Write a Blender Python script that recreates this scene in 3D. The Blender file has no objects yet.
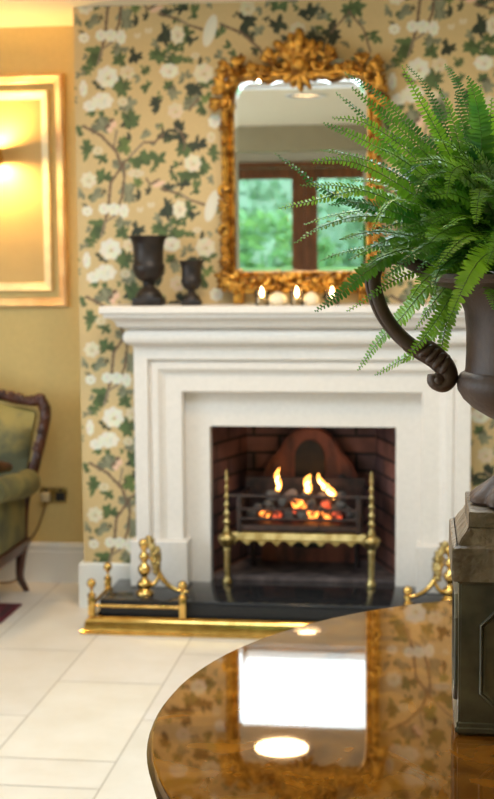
import bpy, bmesh, math, random
import numpy as np
from mathutils import Vector, Matrix, Euler
PI = math.pi
scene = bpy.context.scene
C = scene.collection
rng = random.Random(7)

# ------------------------------------------------------------------ wallpaper pattern, fern curves (metres)
BRANCHES = [[[[-0.856,1.915],[-0.787,1.878],[-0.729,1.818],[-0.706,1.759],[-0.752,1.695],[-0.761,1.625],[-0.775,1.548],[-0.794,1.486]],0.01],[[[-0.699,1.759],[-0.697,1.724],[-0.709,1.635],[-0.741,1.566],[-0.775,1.544]],0.0085],[[[-0.706,1.763],[-0.672,1.797],[-0.618,1.849],[-0.576,1.848],[-0.541,1.878]],0.0077],[[[-0.724,1.895],[-0.737,1.841],[-0.729,1.818]],0.0046],[[[-0.549,1.669],[-0.476,1.647],[-0.43,1.622],[-0.384,1.607]],0.0093],[[[-0.61,1.709],[-0.595,1.686],[-0.564,1.7]],0.0062],[[[-0.495,1.904],[-0.472,1.887],[-0.453,1.844],[-0.461,1.817]],0.0039],[[[-0.315,1.626],[-0.231,1.589],[-0.162,1.529],[-0.131,1.477]],0.0093],[[[0.111,1.582],[0.157,1.631],[0.184,1.657]],0.0054],[[[-0.438,1.301],[-0.422,1.323],[-0.399,1.346]],0.0046],[[[-0.131,1.477],[-0.054,1.424],[0.061,1.401],[0.157,1.352]],0.0069],[[[-0.246,1.364],[-0.162,1.331],[-0.073,1.336]],0.0062],[[[0.176,1.658],[0.234,1.59],[0.26,1.504]],0.0058],[[[-0.016,1.83],[0.053,1.79],[0.138,1.795]],0.0062]]
FLOWERS = [[-0.781,1.595,0.0193,0.0193,0],[-0.741,1.593,0.0232,0.0212,0],[-0.701,1.586,0.0174,0.0251,0],[-0.848,1.587,0.0193,0.0174,0],[-0.841,1.707,0.0309,0.0309,1],[-0.651,1.73,0.0347,0.0154,2],[-0.637,1.59,0.0116,0.0116,2],[-0.802,1.82,0.0193,0.0154,2],[-0.752,1.902,0.0116,0.0154,3],[-0.426,1.766,0.0328,0.0328,1],[-0.48,1.589,0.027,0.0347,1],[-0.353,1.601,0.0232,0.0618,4],[-0.593,1.608,0.0135,0.0116,2],[-0.412,1.509,0.0154,0.0116,2],[-0.56,1.688,0.0232,0.0116,3],[-0.353,1.864,0.0154,0.0193,2],[-0.758,1.437,0.0425,0.0405,0],[-0.854,1.395,0.0154,0.0328,0],[-0.779,1.346,0.0425,0.0309,0],[-0.829,1.328,0.0251,0.0193,0],[-0.679,1.452,0.027,0.0232,2],[-0.737,1.257,0.0116,0.0174,3],[-0.699,1.34,0.0193,0.0154,2],[-0.514,1.454,0.0367,0.027,0],[-0.38,1.442,0.0386,0.0367,1],[-0.491,1.302,0.0309,0.0309,2],[-0.338,1.259,0.0232,0.0232,0],[-0.208,1.681,0.027,0.027,2],[-0.277,1.412,0.0347,0.0347,1],[-0.016,1.598,0.027,0.0232,2],[-0.016,1.357,0.0386,0.0347,0],[0.138,1.453,0.0309,0.0309,0],[0.08,1.75,0.0309,0.0309,1],[-0.15,1.796,0.0347,0.0347,1],[0.214,1.746,0.0193,0.0347,4],[0.195,1.3,0.0347,0.0309,1],[-0.208,1.274,0.027,0.0232,2]]
LEAVES = [[-0.843,1.822,0.0154,0.0347,0],[-0.787,1.793,0.0193,0.027,0],[-0.695,1.836,0.0154,0.0309,3],[-0.648,1.692,0.0212,0.0193,3],[-0.641,1.778,0.0386,0.0154,0],[-0.781,1.715,0.0309,0.027,0],[-0.814,1.65,0.027,0.0232,2],[-0.779,1.66,0.0116,0.0116,1],[-0.86,1.605,0.0116,0.0116,1],[-0.687,1.654,0.027,0.0347,2],[-0.81,1.526,0.0232,0.0386,0],[-0.706,1.499,0.027,0.0193,0],[-0.706,1.542,0.027,0.0193,2],[-0.649,1.517,0.027,0.0232,1],[-0.871,1.9,0.0116,0.0193,0],[-0.672,1.925,0.0309,0.0154,1],[-0.787,1.909,0.0309,0.0232,2],[-0.618,1.88,0.0193,0.0232,2],[-0.71,1.755,0.0347,0.0193,2],[-0.534,1.878,0.0232,0.027,1],[-0.549,1.907,0.0116,0.0116,3],[-0.473,1.888,0.0193,0.0386,1],[-0.459,1.817,0.0309,0.0193,0],[-0.407,1.841,0.0309,0.0232,1],[-0.564,1.789,0.0347,0.0193,0],[-0.607,1.799,0.0154,0.027,0],[-0.472,1.769,0.0093,0.0093,1],[-0.507,1.741,0.0147,0.0147,1],[-0.384,1.755,0.0193,0.0309,0],[-0.342,1.802,0.0154,0.027,0],[-0.447,1.721,0.0386,0.0154,0],[-0.424,1.68,0.0116,0.0116,3],[-0.465,1.684,0.0232,0.0116,1],[-0.424,1.657,0.0193,0.0116,0],[-0.53,1.594,0.0193,0.0347,1],[-0.438,1.592,0.0193,0.0309,0],[-0.422,1.568,0.0232,0.0193,1],[-0.495,1.539,0.0232,0.0154,0],[-0.461,1.546,0.0116,0.0193,0],[-0.57,1.514,0.0154,0.0232,0],[-0.541,1.513,0.0154,0.0232,0],[-0.833,1.464,0.0232,0.0193,0],[-0.806,1.409,0.0154,0.0116,1],[-0.787,1.393,0.0154,0.0116,1],[-0.699,1.398,0.027,0.0347,0],[-0.679,1.326,0.0309,0.0232,2],[-0.672,1.273,0.0347,0.0193,0],[-0.829,1.305,0.0193,0.0154,0],[-0.783,1.28,0.027,0.0232,0],[-0.771,1.257,0.0309,0.0193,2],[-0.495,1.489,0.0309,0.0193,0],[-0.553,1.514,0.0154,0.027,0],[-0.436,1.491,0.0193,0.0154,0],[-0.396,1.489,0.0116,0.0154,1],[-0.411,1.381,0.0347,0.0193,1],[-0.365,1.407,0.027,0.0193,0],[-0.43,1.324,0.027,0.0232,2],[-0.388,1.311,0.0232,0.0232,0],[-0.365,1.349,0.0232,0.0154,3],[-0.564,1.328,0.0232,0.027,1],[-0.553,1.362,0.0154,0.0154,0],[-0.495,1.372,0.0232,0.0232,2],[-0.52,1.4,0.0193,0.0154,0],[-0.599,1.395,0.0232,0.0193,0],[-0.61,1.465,0.0193,0.0193,0],[-0.53,1.447,0.0154,0.0154,2],[-0.315,1.592,0.0193,0.0232,0],[-0.215,1.635,0.0232,0.0425,1],[-0.257,1.66,0.0116,0.0116,1],[-0.139,1.64,0.0116,0.0116,1],[-0.09,1.619,0.0309,0.027,1],[-0.09,1.682,0.0309,0.0154,0],[0.024,1.662,0.0309,0.0232,1],[0.049,1.565,0.0232,0.0309,1],[0.113,1.582,0.0154,0.0386,1],[0.195,1.665,0.0386,0.027,0],[0.176,1.611,0.0135,0.0116,1],[-0.162,1.602,0.0154,0.0193,2],[-0.035,1.707,0.0193,0.0193,2],[-0.284,1.466,0.0232,0.0193,0],[-0.2,1.448,0.027,0.0193,0],[-0.112,1.407,0.0232,0.027,0],[-0.046,1.443,0.0232,0.0193,2],[0.042,1.417,0.027,0.0232,0],[0.118,1.38,0.0309,0.0232,2],[0.176,1.398,0.0232,0.0309,0],[0.234,1.357,0.0232,0.0232,0],[-0.227,1.333,0.0309,0.0232,0],[-0.139,1.276,0.0309,0.0232,2],[0.023,1.286,0.0309,0.0232,0],[0.099,1.264,0.0232,0.027,1],[-0.073,1.289,0.0232,0.0154,0],[-0.246,1.76,0.027,0.0232,0],[-0.073,1.793,0.0232,0.0309,0],[0.023,1.81,0.0309,0.0193,1],[0.157,1.825,0.027,0.0232,0],[0.245,1.784,0.0232,0.027,0],[0.26,1.57,0.0232,0.0232,0],[0.234,1.493,0.0232,0.027,2],[0.26,1.279,0.027,0.027,0],[0.157,1.728,0.0193,0.0232,2],[-0.315,1.498,0.0232,0.0232,2],[-0.016,1.501,0.027,0.0193,0]]
FRONDS = [[[[0.348,-3.305,1.656],[0.397,-3.322,1.621],[0.446,-3.338,1.57],[0.495,-3.355,1.517]],0.7],[[[0.339,-3.355,1.623],[0.373,-3.355,1.594],[0.416,-3.355,1.547],[0.481,-3.355,1.476]],0.8],[[[0.363,-3.405,1.623],[0.411,-3.388,1.583],[0.465,-3.372,1.533],[0.51,-3.355,1.469]],0.9],[[[0.32,-3.325,1.585],[0.366,-3.335,1.565],[0.419,-3.345,1.535],[0.492,-3.355,1.47]],0.9],[[[0.336,-3.385,1.586],[0.376,-3.375,1.581],[0.429,-3.365,1.549],[0.497,-3.355,1.482]],0.8],[[[0.255,-3.355,1.542],[0.286,-3.355,1.521],[0.317,-3.355,1.496],[0.372,-3.355,1.47],[0.468,-3.355,1.433]],0.75],[[[0.31,-3.415,1.526],[0.357,-3.395,1.528],[0.411,-3.375,1.506],[0.481,-3.355,1.456]],0.95],[[[0.313,-3.295,1.551],[0.342,-3.315,1.545],[0.406,-3.335,1.522],[0.488,-3.355,1.466]],0.7],[[[0.26,-3.355,1.467],[0.31,-3.355,1.478],[0.374,-3.355,1.49],[0.44,-3.355,1.47],[0.495,-3.355,1.436]],0.9],[[[0.297,-3.435,1.494],[0.341,-3.408,1.495],[0.4,-3.382,1.482],[0.481,-3.355,1.439]],0.8],[[[0.286,-3.395,1.419],[0.319,-3.385,1.44],[0.374,-3.375,1.455],[0.44,-3.365,1.447],[0.501,-3.355,1.422]],1.0],[[[0.291,-3.305,1.446],[0.336,-3.322,1.459],[0.406,-3.338,1.462],[0.495,-3.355,1.428]],0.8],[[[0.315,-3.415,1.327],[0.345,-3.4,1.348],[0.38,-3.385,1.378],[0.427,-3.37,1.406],[0.502,-3.355,1.409]],1.1],[[[0.356,-3.385,1.326],[0.384,-3.375,1.344],[0.427,-3.365,1.371],[0.502,-3.355,1.392]],0.6],[[[0.366,-3.275,1.236],[0.397,-3.295,1.281],[0.428,-3.315,1.314],[0.468,-3.335,1.361],[0.522,-3.355,1.392]],1.0],[[[0.391,-3.285,1.23],[0.425,-3.302,1.252],[0.455,-3.32,1.272],[0.485,-3.337,1.319],[0.522,-3.355,1.387]],0.9],[[[0.48,-3.325,1.215],[0.483,-3.333,1.256],[0.491,-3.34,1.306],[0.512,-3.348,1.368],[0.535,-3.355,1.392]],1.0],[[[0.431,-3.425,1.258],[0.455,-3.408,1.285],[0.479,-3.39,1.318],[0.503,-3.373,1.355],[0.538,-3.355,1.392]],0.8],[[[0.448,-3.335,1.298],[0.466,-3.342,1.326],[0.493,-3.348,1.361],[0.535,-3.355,1.395]],1.1],[[[0.428,-3.355,1.657],[0.453,-3.355,1.609],[0.477,-3.355,1.568],[0.51,-3.355,1.503],[0.535,-3.355,1.449]],0.85],[[[0.433,-3.295,1.666],[0.458,-3.315,1.637],[0.483,-3.335,1.588],[0.521,-3.355,1.503]],0.5],[[[0.487,-3.275,1.668],[0.505,-3.302,1.636],[0.521,-3.328,1.585],[0.532,-3.355,1.503]],0.8],[[[0.473,-3.385,1.63],[0.49,-3.375,1.601],[0.504,-3.365,1.556],[0.526,-3.355,1.476]],1.0],[[[0.514,-3.415,1.633],[0.526,-3.395,1.605],[0.535,-3.375,1.554],[0.537,-3.355,1.462]],1.5],[[[0.547,-3.385,1.608],[0.546,-3.375,1.567],[0.544,-3.365,1.515],[0.545,-3.355,1.449]],1.2],[[[0.575,-3.355,1.648],[0.568,-3.355,1.595],[0.561,-3.355,1.529],[0.555,-3.355,1.449]],1.2],[[[0.523,-3.515,1.44],[0.528,-3.462,1.472],[0.535,-3.408,1.489],[0.548,-3.355,1.469]],1.0],[[[0.468,-3.525,1.419],[0.482,-3.468,1.431],[0.501,-3.412,1.436],[0.535,-3.355,1.425]],1.9],[[[0.471,-3.515,1.36],[0.48,-3.462,1.383],[0.502,-3.408,1.4],[0.541,-3.355,1.414]],1.1],[[[0.444,-3.475,1.466],[0.459,-3.445,1.499],[0.48,-3.415,1.51],[0.509,-3.385,1.495],[0.535,-3.355,1.449]],1.0],[[[0.488,-3.485,1.477],[0.495,-3.453,1.508],[0.513,-3.42,1.517],[0.53,-3.388,1.501],[0.545,-3.355,1.455]],1.0],[[[0.426,-3.455,1.499],[0.454,-3.422,1.52],[0.485,-3.388,1.515],[0.528,-3.355,1.456]],1.0],[[[0.338,-3.465,1.467],[0.375,-3.428,1.471],[0.427,-3.392,1.457],[0.501,-3.355,1.422]],0.9],[[[0.313,-3.335,1.394],[0.351,-3.342,1.407],[0.413,-3.348,1.415],[0.495,-3.355,1.409]],0.6],[[[0.352,-3.475,1.422],[0.392,-3.435,1.433],[0.441,-3.395,1.428],[0.522,-3.355,1.411]],1.0],[[[0.383,-3.455,1.386],[0.408,-3.422,1.402],[0.454,-3.388,1.412],[0.529,-3.355,1.408]],0.9],[[[0.393,-3.485,1.432],[0.41,-3.453,1.467],[0.433,-3.42,1.474],[0.481,-3.388,1.455],[0.535,-3.355,1.422]],0.9],[[[0.547,-3.505,1.333],[0.544,-3.455,1.363],[0.544,-3.405,1.388],[0.554,-3.355,1.408]],1.0],[[[0.578,-3.525,1.346],[0.571,-3.468,1.382],[0.567,-3.412,1.408],[0.569,-3.355,1.415]],1.1],[[[0.442,-3.495,1.345],[0.461,-3.448,1.37],[0.494,-3.402,1.389],[0.549,-3.355,1.402]],1.0],[[[0.407,-3.375,1.57],[0.433,-3.368,1.554],[0.48,-3.362,1.516],[0.535,-3.355,1.449]],1.0],[[[0.391,-3.425,1.546],[0.427,-3.402,1.53],[0.48,-3.378,1.491],[0.535,-3.355,1.438]],1.0],[[[0.453,-3.305,1.623],[0.475,-3.322,1.58],[0.502,-3.338,1.518],[0.538,-3.355,1.442]],0.9],[[[0.501,-3.315,1.625],[0.51,-3.328,1.586],[0.526,-3.342,1.524],[0.545,-3.355,1.449]],1.0],[[[0.536,-3.285,1.637],[0.538,-3.308,1.601],[0.546,-3.332,1.531],[0.551,-3.355,1.449]],1.0],[[[0.355,-3.285,1.509],[0.398,-3.308,1.504],[0.454,-3.332,1.478],[0.528,-3.355,1.429]],0.9],[[[0.347,-3.275,1.45],[0.391,-3.302,1.455],[0.454,-3.328,1.444],[0.528,-3.355,1.418]],0.9],[[[0.362,-3.265,1.402],[0.398,-3.295,1.414],[0.454,-3.325,1.419],[0.529,-3.355,1.408]],0.9]]


# ------------------------------------------------------------------ helpers
def link(o, parent=None):
    C.objects.link(o)
    if parent is not None:
        o.parent = parent
    return o

def mesh_obj(name, bm, mats, parent=None, smooth=None, loc=None):
    """link one bmesh as ONE mesh object; smooth = angle in degrees, None = flat"""
    me = bpy.data.meshes.new(name)
    bmesh.ops.recalc_face_normals(bm, faces=bm.faces)
    bm.to_mesh(me); bm.free()
    if not isinstance(mats, (list, tuple)):
        mats = [mats]
    for m in mats:
        me.materials.append(m)
    if smooth is not None:
        me.shade_smooth()
        if smooth < 180:
            me.set_sharp_from_angle(angle=math.radians(smooth))
    o = bpy.data.objects.new(name, me)
    if loc is not None:
        o.location = loc
    return link(o, parent)

def thing(name, label, cat, loc=(0, 0, 0), rotz=0.0, group=None):
    o = bpy.data.objects.new(name, None)
    o.empty_display_size = 0.05
    o.location = loc; o.rotation_euler = (0, 0, rotz)
    tag(o, label, cat, group)
    return link(o)

def tag(o, label, cat, group=None):
    o['label'] = label; o['category'] = cat
    if group:
        o['group'] = group
    return o

def struct(o, label=None, cat=None):
    o['kind'] = 'structure'
    if label:
        o['label'] = label; o['category'] = cat
    return o

def box(bm, x0, x1, y0, y1, z0, z1, bev=0.0, seg=2, mi=0):
    vs = [bm.verts.new((x, y, z)) for x in (x0, x1) for y in (y0, y1) for z in (z0, z1)]
    idx = [(0, 1, 3, 2), (4, 6, 7, 5), (0, 4, 5, 1), (2, 3, 7, 6), (0, 2, 6, 4), (1, 5, 7, 3)]
    fs = [bm.faces.new([vs[i] for i in f]) for f in idx]
    for f in fs:
        f.material_index = mi
    if bev > 0:
        es = list({e for f in fs for e in f.edges})
        bmesh.ops.bevel(bm, geom=es, offset=bev, segments=seg, profile=0.5, affect='EDGES')
    return vs

def lathe(bm, prof, seg=32, c=(0, 0, 0), axis='Z', mod=None, mi=0, caps=True):
    """prof = [(r, h)...] ; mod(angle, h, r) -> r"""
    rings = []
    for r, h in prof:
        ring = []
        for k in range(seg):
            a = 2 * PI * k / seg
            rr = mod(a, h, r) if mod else r
            p = (rr * math.cos(a), rr * math.sin(a), h)
            if axis == 'Y':
                p = (p[0], p[2], p[1])
            elif axis == 'X':
                p = (p[2], p[0], p[1])
            ring.append(bm.verts.new((p[0] + c[0], p[1] + c[1], p[2] + c[2])))
        rings.append(ring)
    for a, b in zip(rings, rings[1:]):
        for k in range(seg):
            f = bm.faces.new((a[k], a[(k + 1) % seg], b[(k + 1) % seg], b[k])); f.material_index = mi
    if caps:
        for ring in (rings[0], rings[-1]):
            try:
                f = bm.faces.new(ring); f.material_index = mi
            except ValueError:
                pass
    return rings

def crom(pts, n):
    """Catmull-Rom through pts, n samples per span"""
    P = [Vector(p) for p in pts]
    P = [P[0] * 2 - P[1]] + P + [P[-1] * 2 - P[-2]]
    out = []
    for i in range(1, len(P) - 2):
        a, b, c, d = P[i - 1:i + 3]
        for k in range(n):
            t = k / n
            out.append(0.5 * ((2 * b) + (c - a) * t + (2 * a - 5 * b + 4 * c - d) * t * t + (3 * b - a - 3 * c + d) * t ** 3))
    out.append(P[-2].copy())
    return out

def tube(bm, pts, rad, seg=8, mi=0, flat=1.0, caps=True):
    pts = [Vector(p) for p in pts]
    n = len(pts)
    if not callable(rad):
        r0 = rad
        rad = (lambda t: r0)
    T = [(pts[min(i + 1, n - 1)] - pts[max(i - 1, 0)]).normalized() for i in range(n)]
    ref = Vector((0, 1, 0)) if abs(T[0].y) < 0.9 else Vector((1, 0, 0))
    N = (ref - T[0] * ref.dot(T[0])).normalized()
    rings = []
    for i in range(n):
        N = (N - T[i] * N.dot(T[i]))
        N = N.normalized() if N.length > 1e-6 else T[i].orthogonal().normalized()
        B = T[i].cross(N)
        r = rad(i / max(1, n - 1))
        rings.append([bm.verts.new(pts[i] + (N * math.cos(2 * PI * k / seg) * flat + B * math.sin(2 * PI * k / seg)) * r) for k in range(seg)])
    for a, b in zip(rings, rings[1:]):
        for k in range(seg):
            f = bm.faces.new((a[k], a[(k + 1) % seg], b[(k + 1) % seg], b[k])); f.material_index = mi
    if caps:
        for ring in (rings[0], rings[-1]):
            f = bm.faces.new(ring); f.material_index = mi

def blob(bm, c, s, rot=(0, 0, 0), sub=2, mi=0, noise=0.0):
    M = Matrix.Translation(c) @ Euler(rot).to_matrix().to_4x4() @ Matrix.Diagonal((s[0], s[1], s[2], 1))
    r = bmesh.ops.create_icosphere(bm, subdivisions=sub, radius=1.0, matrix=M)
    if noise:
        cc = Vector(c)
        for v in r['verts']:
            v.co = cc + (v.co - cc) * (1 + rng.uniform(-noise, noise))
    for v in r['verts']:
        for f in v.link_faces:
            f.material_index = mi

def sweep(bm, path, prof, closed=False, up=Vector((0, 0, 1)), cap_top=False, cap_ends=True, mi=0):
    """mitred sweep: path of points in a plane with normal `up`; prof = [(out, along_up)...]; out is to the RIGHT of travel"""
    P = [Vector(p) for p in path]; n = len(P)
    rings = []
    for i in range(n):
        if closed:
            d1 = (P[i] - P[i - 1]).normalized(); d2 = (P[(i + 1) % n] - P[i]).normalized()
        else:
            d1 = (P[i] - P[i - 1]).normalized() if i > 0 else (P[1] - P[0]).normalized()
            d2 = (P[i + 1] - P[i]).normalized() if i < n - 1 else d1
        n1 = d1.cross(up).normalized(); n2 = d2.cross(up).normalized()
        m = (n1 + n2)
        m = m / max(0.3, m.dot(n1)) if m.length > 1e-6 else n1
        rings.append([bm.verts.new(P[i] + m * a + up * b) for a, b in prof])
    pairs = list(zip(rings, rings[1:])) + ([(rings[-1], rings[0])] if closed else [])
    for a, b in pairs:
        for k in range(len(prof) - 1):
            f = bm.faces.new((a[k], a[k + 1], b[k + 1], b[k])); f.material_index = mi
    if not closed and cap_ends:
        for r in (rings[0], rings[-1]):
            try:
                bm.faces.new(r)
            except ValueError:
                pass
    if cap_top:
        for k in (0, -1):
            try:
                bm.faces.new([r[k] for r in rings])
            except ValueError:
                pass
    return rings

# ------------------------------------------------------------------ materials
def newmat(name):
    m = bpy.data.materials.new(name); m.use_nodes = True
    nt = m.node_tree
    b = nt.nodes['Principled BSDF']
    return m, nt, b

def mat(name, col, rough=0.5, metal=0.0, var=0.0, vscale=8.0, bump=0.0, bscale=60.0, col2=None, spec=None, coat=0.0, coat_r=0.05,
        ramp=(0.35, 0.65), detail=4.0, emit=None, estr=0.0, trans=0.0, rvar=0.0, stretch=None):
    m, nt, b = newmat(name)
    b.inputs['Base Color'].default_value = (*col, 1)
    b.inputs['Roughness'].default_value = rough
    b.inputs['Metallic'].default_value = metal
    if spec is not None:
        b.inputs['Specular IOR Level'].default_value = spec
    if coat:
        b.inputs['Coat Weight'].default_value = coat
        b.inputs['Coat Roughness'].default_value = coat_r
    tc = nt.nodes.new('ShaderNodeTexCoord')
    vec = tc.outputs['Object']
    if stretch:
        mp = nt.nodes.new('ShaderNodeMapping'); mp.inputs['Scale'].default_value = stretch
        nt.links.new(vec, mp.inputs['Vector']); vec = mp.outputs['Vector']
    if var or col2:
        c2 = col2 if col2 else tuple(max(0, c * (1 - var)) for c in col)
        nz = nt.nodes.new('ShaderNodeTexNoise'); nz.inputs['Scale'].default_value = vscale; nz.inputs['Detail'].default_value = detail
        nt.links.new(vec, nz.inputs['Vector'])
        rp = nt.nodes.new('ShaderNodeValToRGB')
        rp.color_ramp.elements[0].position = ramp[0]; rp.color_ramp.elements[1].position = ramp[1]
        rp.color_ramp.elements[0].color = (*c2, 1); rp.color_ramp.elements[1].color = (*col, 1)
        nt.links.new(nz.outputs['Fac'], rp.inputs['Fac']); nt.links.new(rp.outputs['Color'], b.inputs['Base Color'])
        if rvar:
            mr = nt.nodes.new('ShaderNodeMapRange')
            mr.inputs['To Min'].default_value = rough + rvar; mr.inputs['To Max'].default_value = max(0.02, rough - rvar)
            nt.links.new(nz.outputs['Fac'], mr.inputs['Value']); nt.links.new(mr.outputs['Result'], b.inputs['Roughness'])
    if bump:
        n2 = nt.nodes.new('ShaderNodeTexNoise'); n2.inputs['Scale'].default_value = bscale; n2.inputs['Detail'].default_value = 5
        nt.links.new(vec, n2.inputs['Vector'])
        bp = nt.nodes.new('ShaderNodeBump'); bp.inputs['Strength'].default_value = bump; bp.inputs['Distance'].default_value = 0.01
        nt.links.new(n2.outputs['Fac'], bp.inputs['Height']); nt.links.new(bp.outputs['Normal'], b.inputs['Normal'])
    if emit:
        b.inputs['Emission Color'].default_value = (*emit, 1); b.inputs['Emission Strength'].default_value = estr
    if trans:
        b.inputs['Transmission Weight'].default_value = trans
    return m

def emitter(name, col, strength):
    m = bpy.data.materials.new(name); m.use_nodes = True
    nt = m.node_tree; nt.nodes.clear()
    e = nt.nodes.new('ShaderNodeEmission'); e.inputs['Color'].default_value = (*col, 1); e.inputs['Strength'].default_value = strength
    o = nt.nodes.new('ShaderNodeOutputMaterial'); nt.links.new(e.outputs[0], o.inputs['Surface'])
    return m

def glass_mat(name, tint=(0.95, 0.98, 0.97), gl=0.9):
    m = bpy.data.materials.new(name); m.use_nodes = True
    nt = m.node_tree; nt.nodes.clear()
    t = nt.nodes.new('ShaderNodeBsdfTransparent'); t.inputs['Color'].default_value = (*tint, 1)
    g = nt.nodes.new('ShaderNodeBsdfGlossy'); g.inputs['Roughness'].default_value = 0.02
    fr = nt.nodes.new('ShaderNodeFresnel'); fr.inputs['IOR'].default_value = 1.45
    mx = nt.nodes.new('ShaderNodeMixShader'); o = nt.nodes.new('ShaderNodeOutputMaterial')
    nt.links.new(fr.outputs[0], mx.inputs[0]); nt.links.new(t.outputs[0], mx.inputs[1]); nt.links.new(g.outputs[0], mx.inputs[2])
    nt.links.new(mx.outputs[0], o.inputs['Surface'])
    return m

M = {}
M['ochre'] = mat('ochre_paint', (0.66, 0.50, 0.20), 0.7, var=0.05, vscale=40, bump=0.04, bscale=300)
M['ceiling'] = mat('ceiling_paint', (0.90, 0.80, 0.60), 0.8, var=0.02)
M['plainwall'] = mat('cream_wall_paint', (0.66, 0.60, 0.46), 0.75, var=0.04, vscale=10)
M['taupe'] = mat('taupe_paint', (0.34, 0.285, 0.17), 0.6, var=0.08)
M['skirting'] = mat('white_gloss_paint', (0.80, 0.78, 0.73), 0.35, var=0.02)
M['stone'] = mat('pale_limestone', (0.79, 0.735, 0.675), 0.55, var=0.05, vscale=60, bump=0.05, bscale=250)
M['granite'] = mat('black_granite', (0.012, 0.012, 0.013), 0.08, col2=(0.025, 0.025, 0.027), vscale=250, spec=0.28)
M['backstone'] = mat('sooty_stone', (0.20, 0.14, 0.125), 0.8, col2=(0.07, 0.05, 0.045), vscale=14, bump=0.2)
M['brass'] = mat('polished_brass', (0.80, 0.53, 0.17), 0.11, 1.0, col2=(0.60, 0.37, 0.10), vscale=20)
M['oldbrass'] = mat('aged_brass', (0.62, 0.49, 0.22), 0.36, 1.0, col2=(0.36, 0.25, 0.08), vscale=30)
M['iron'] = mat('blackened_iron', (0.035, 0.028, 0.025), 0.55, 0.6, col2=(0.09, 0.05, 0.04), vscale=30, bump=0.1)
M['castiron'] = mat('black_cast_iron', (0.012, 0.009, 0.008), 0.45, 0.2, col2=(0.03, 0.018, 0.012), vscale=25, bump=0.15, bscale=90)
M['gilt'] = mat('gilded_wood', (0.72, 0.37, 0.065), 0.30, 0.85, col2=(0.20, 0.08, 0.014), vscale=34, bump=0.5, bscale=110, ramp=(0.38, 0.62))
M['wood_door'] = mat('red_brown_timber', (0.26, 0.085, 0.025), 0.35, col2=(0.13, 0.04, 0.012), vscale=6, stretch=(8, 8, 0.7))
M['mahogany'] = mat('carved_mahogany', (0.085, 0.024, 0.010), 0.3, col2=(0.018, 0.006, 0.005), vscale=12)
M['velvet'] = mat('olive_velvet', (0.21, 0.185, 0.065), 0.7, col2=(0.06, 0.066, 0.036), vscale=7, bump=0.1, bscale=300)
M['velvet_back'] = mat('gold_green_velvet', (0.34, 0.26, 0.07), 0.65, col2=(0.085, 0.09, 0.05), vscale=8, ramp=(0.4, 0.6))
M['braid'] = mat('gold_braid', (0.45, 0.33, 0.12), 0.6, var=0.3, vscale=90)
M['rug'] = mat('wine_red_rug', (0.16, 0.012, 0.02), 0.95, col2=(0.06, 0.006, 0.012), vscale=40, bump=0.4, bscale=400)
M['rug_edge'] = mat('dark_rug_border', (0.05, 0.008, 0.012), 0.95, var=0.3, vscale=60)
M['frame_cream'] = mat('cream_gilt_paint', (0.80, 0.68, 0.42), 0.4, 0.25, var=0.12, vscale=20)
M['frame_gold'] = mat('rubbed_gold', (0.80, 0.60, 0.32), 0.4, 0.2, col2=(0.62, 0.38, 0.18), vscale=10)
M['canvas'] = mat('ochre_panel_paint', (0.56, 0.40, 0.16), 0.6, var=0.1, vscale=6)
M['urn'] = mat('bronzed_stoneware', (0.058, 0.034, 0.025), 0.5, 0.0, spec=0.3, col2=(0.105, 0.062, 0.042), vscale=22, bump=0.12, bscale=150, ramp=(0.35, 0.75))
M['plinth'] = mat('olive_bronze_paint', (0.17, 0.148, 0.092), 0.36, 0.15, col2=(0.052, 0.048, 0.034), vscale=14, bump=0.05, bscale=200, rvar=0.06)
M['cap'] = mat('weathered_bronze_stone', (0.14, 0.098, 0.06), 0.38, 0.15, col2=(0.25, 0.19, 0.13), vscale=30, bump=1.0, bscale=55, ramp=(0.45, 0.62), rvar=0.1)
M['soil'] = mat('potting_soil', (0.03, 0.02, 0.013), 0.95, var=0.5, vscale=80, bump=0.6, bscale=150)
M['coal'] = mat('sooty_coal', (0.022, 0.02, 0.02), 0.75, col2=(0.10, 0.095, 0.09), vscale=22, bump=0.4, bscale=60, ramp=(0.45, 0.75))
M['ash_stone'] = mat('ash_grey_coal', (0.30, 0.24, 0.21), 0.9, col2=(0.10, 0.08, 0.075), vscale=20, bump=0.3)
M['wax'] = mat('cream_wax', (0.86, 0.72, 0.50), 0.5, var=0.05)
M['flame'] = emitter('fire_flame', (1.0, 0.40, 0.07), 5.0)
M['flame_core'] = emitter('fire_flame_core', (1.0, 0.62, 0.20), 12.0)
M['candle_flame'] = emitter('candle_flame_light', (1.0, 0.70, 0.32), 40.0)
M['lamp'] = emitter('warm_diffuser', (1.0, 0.68, 0.36), 75.0)
M['black_plastic'] = mat('black_plastic', (0.02, 0.02, 0.02), 0.35)
M['plug'] = mat('pale_plug_plastic', (0.55, 0.46, 0.28), 0.4)
M['cord'] = mat('brown_cord', (0.16, 0.10, 0.04), 0.6)
M['grout'] = mat('tan_grout', (0.48, 0.42, 0.34), 0.9)
M['glass'] = glass_mat('clear_glass')
M['votive_glass'] = glass_mat('votive_glass', (0.97, 0.93, 0.85))
M['lawn'] = mat('lawn', (0.10, 0.22, 0.05), 0.9, var=0.5, vscale=3)
M['bark'] = mat('bark', (0.10, 0.07, 0.05), 0.9, var=0.4)
M['paving'] = mat('pale_paving', (0.5, 0.48, 0.44), 0.8, var=0.1)

# mirror silver
m, nt, b = newmat('mirror_silver')
b.inputs['Base Color'].default_value = (0.93, 0.94, 0.92, 1); b.inputs['Metallic'].default_value = 1; b.inputs['Roughness'].default_value = 0.0
M['silver'] = m

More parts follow.
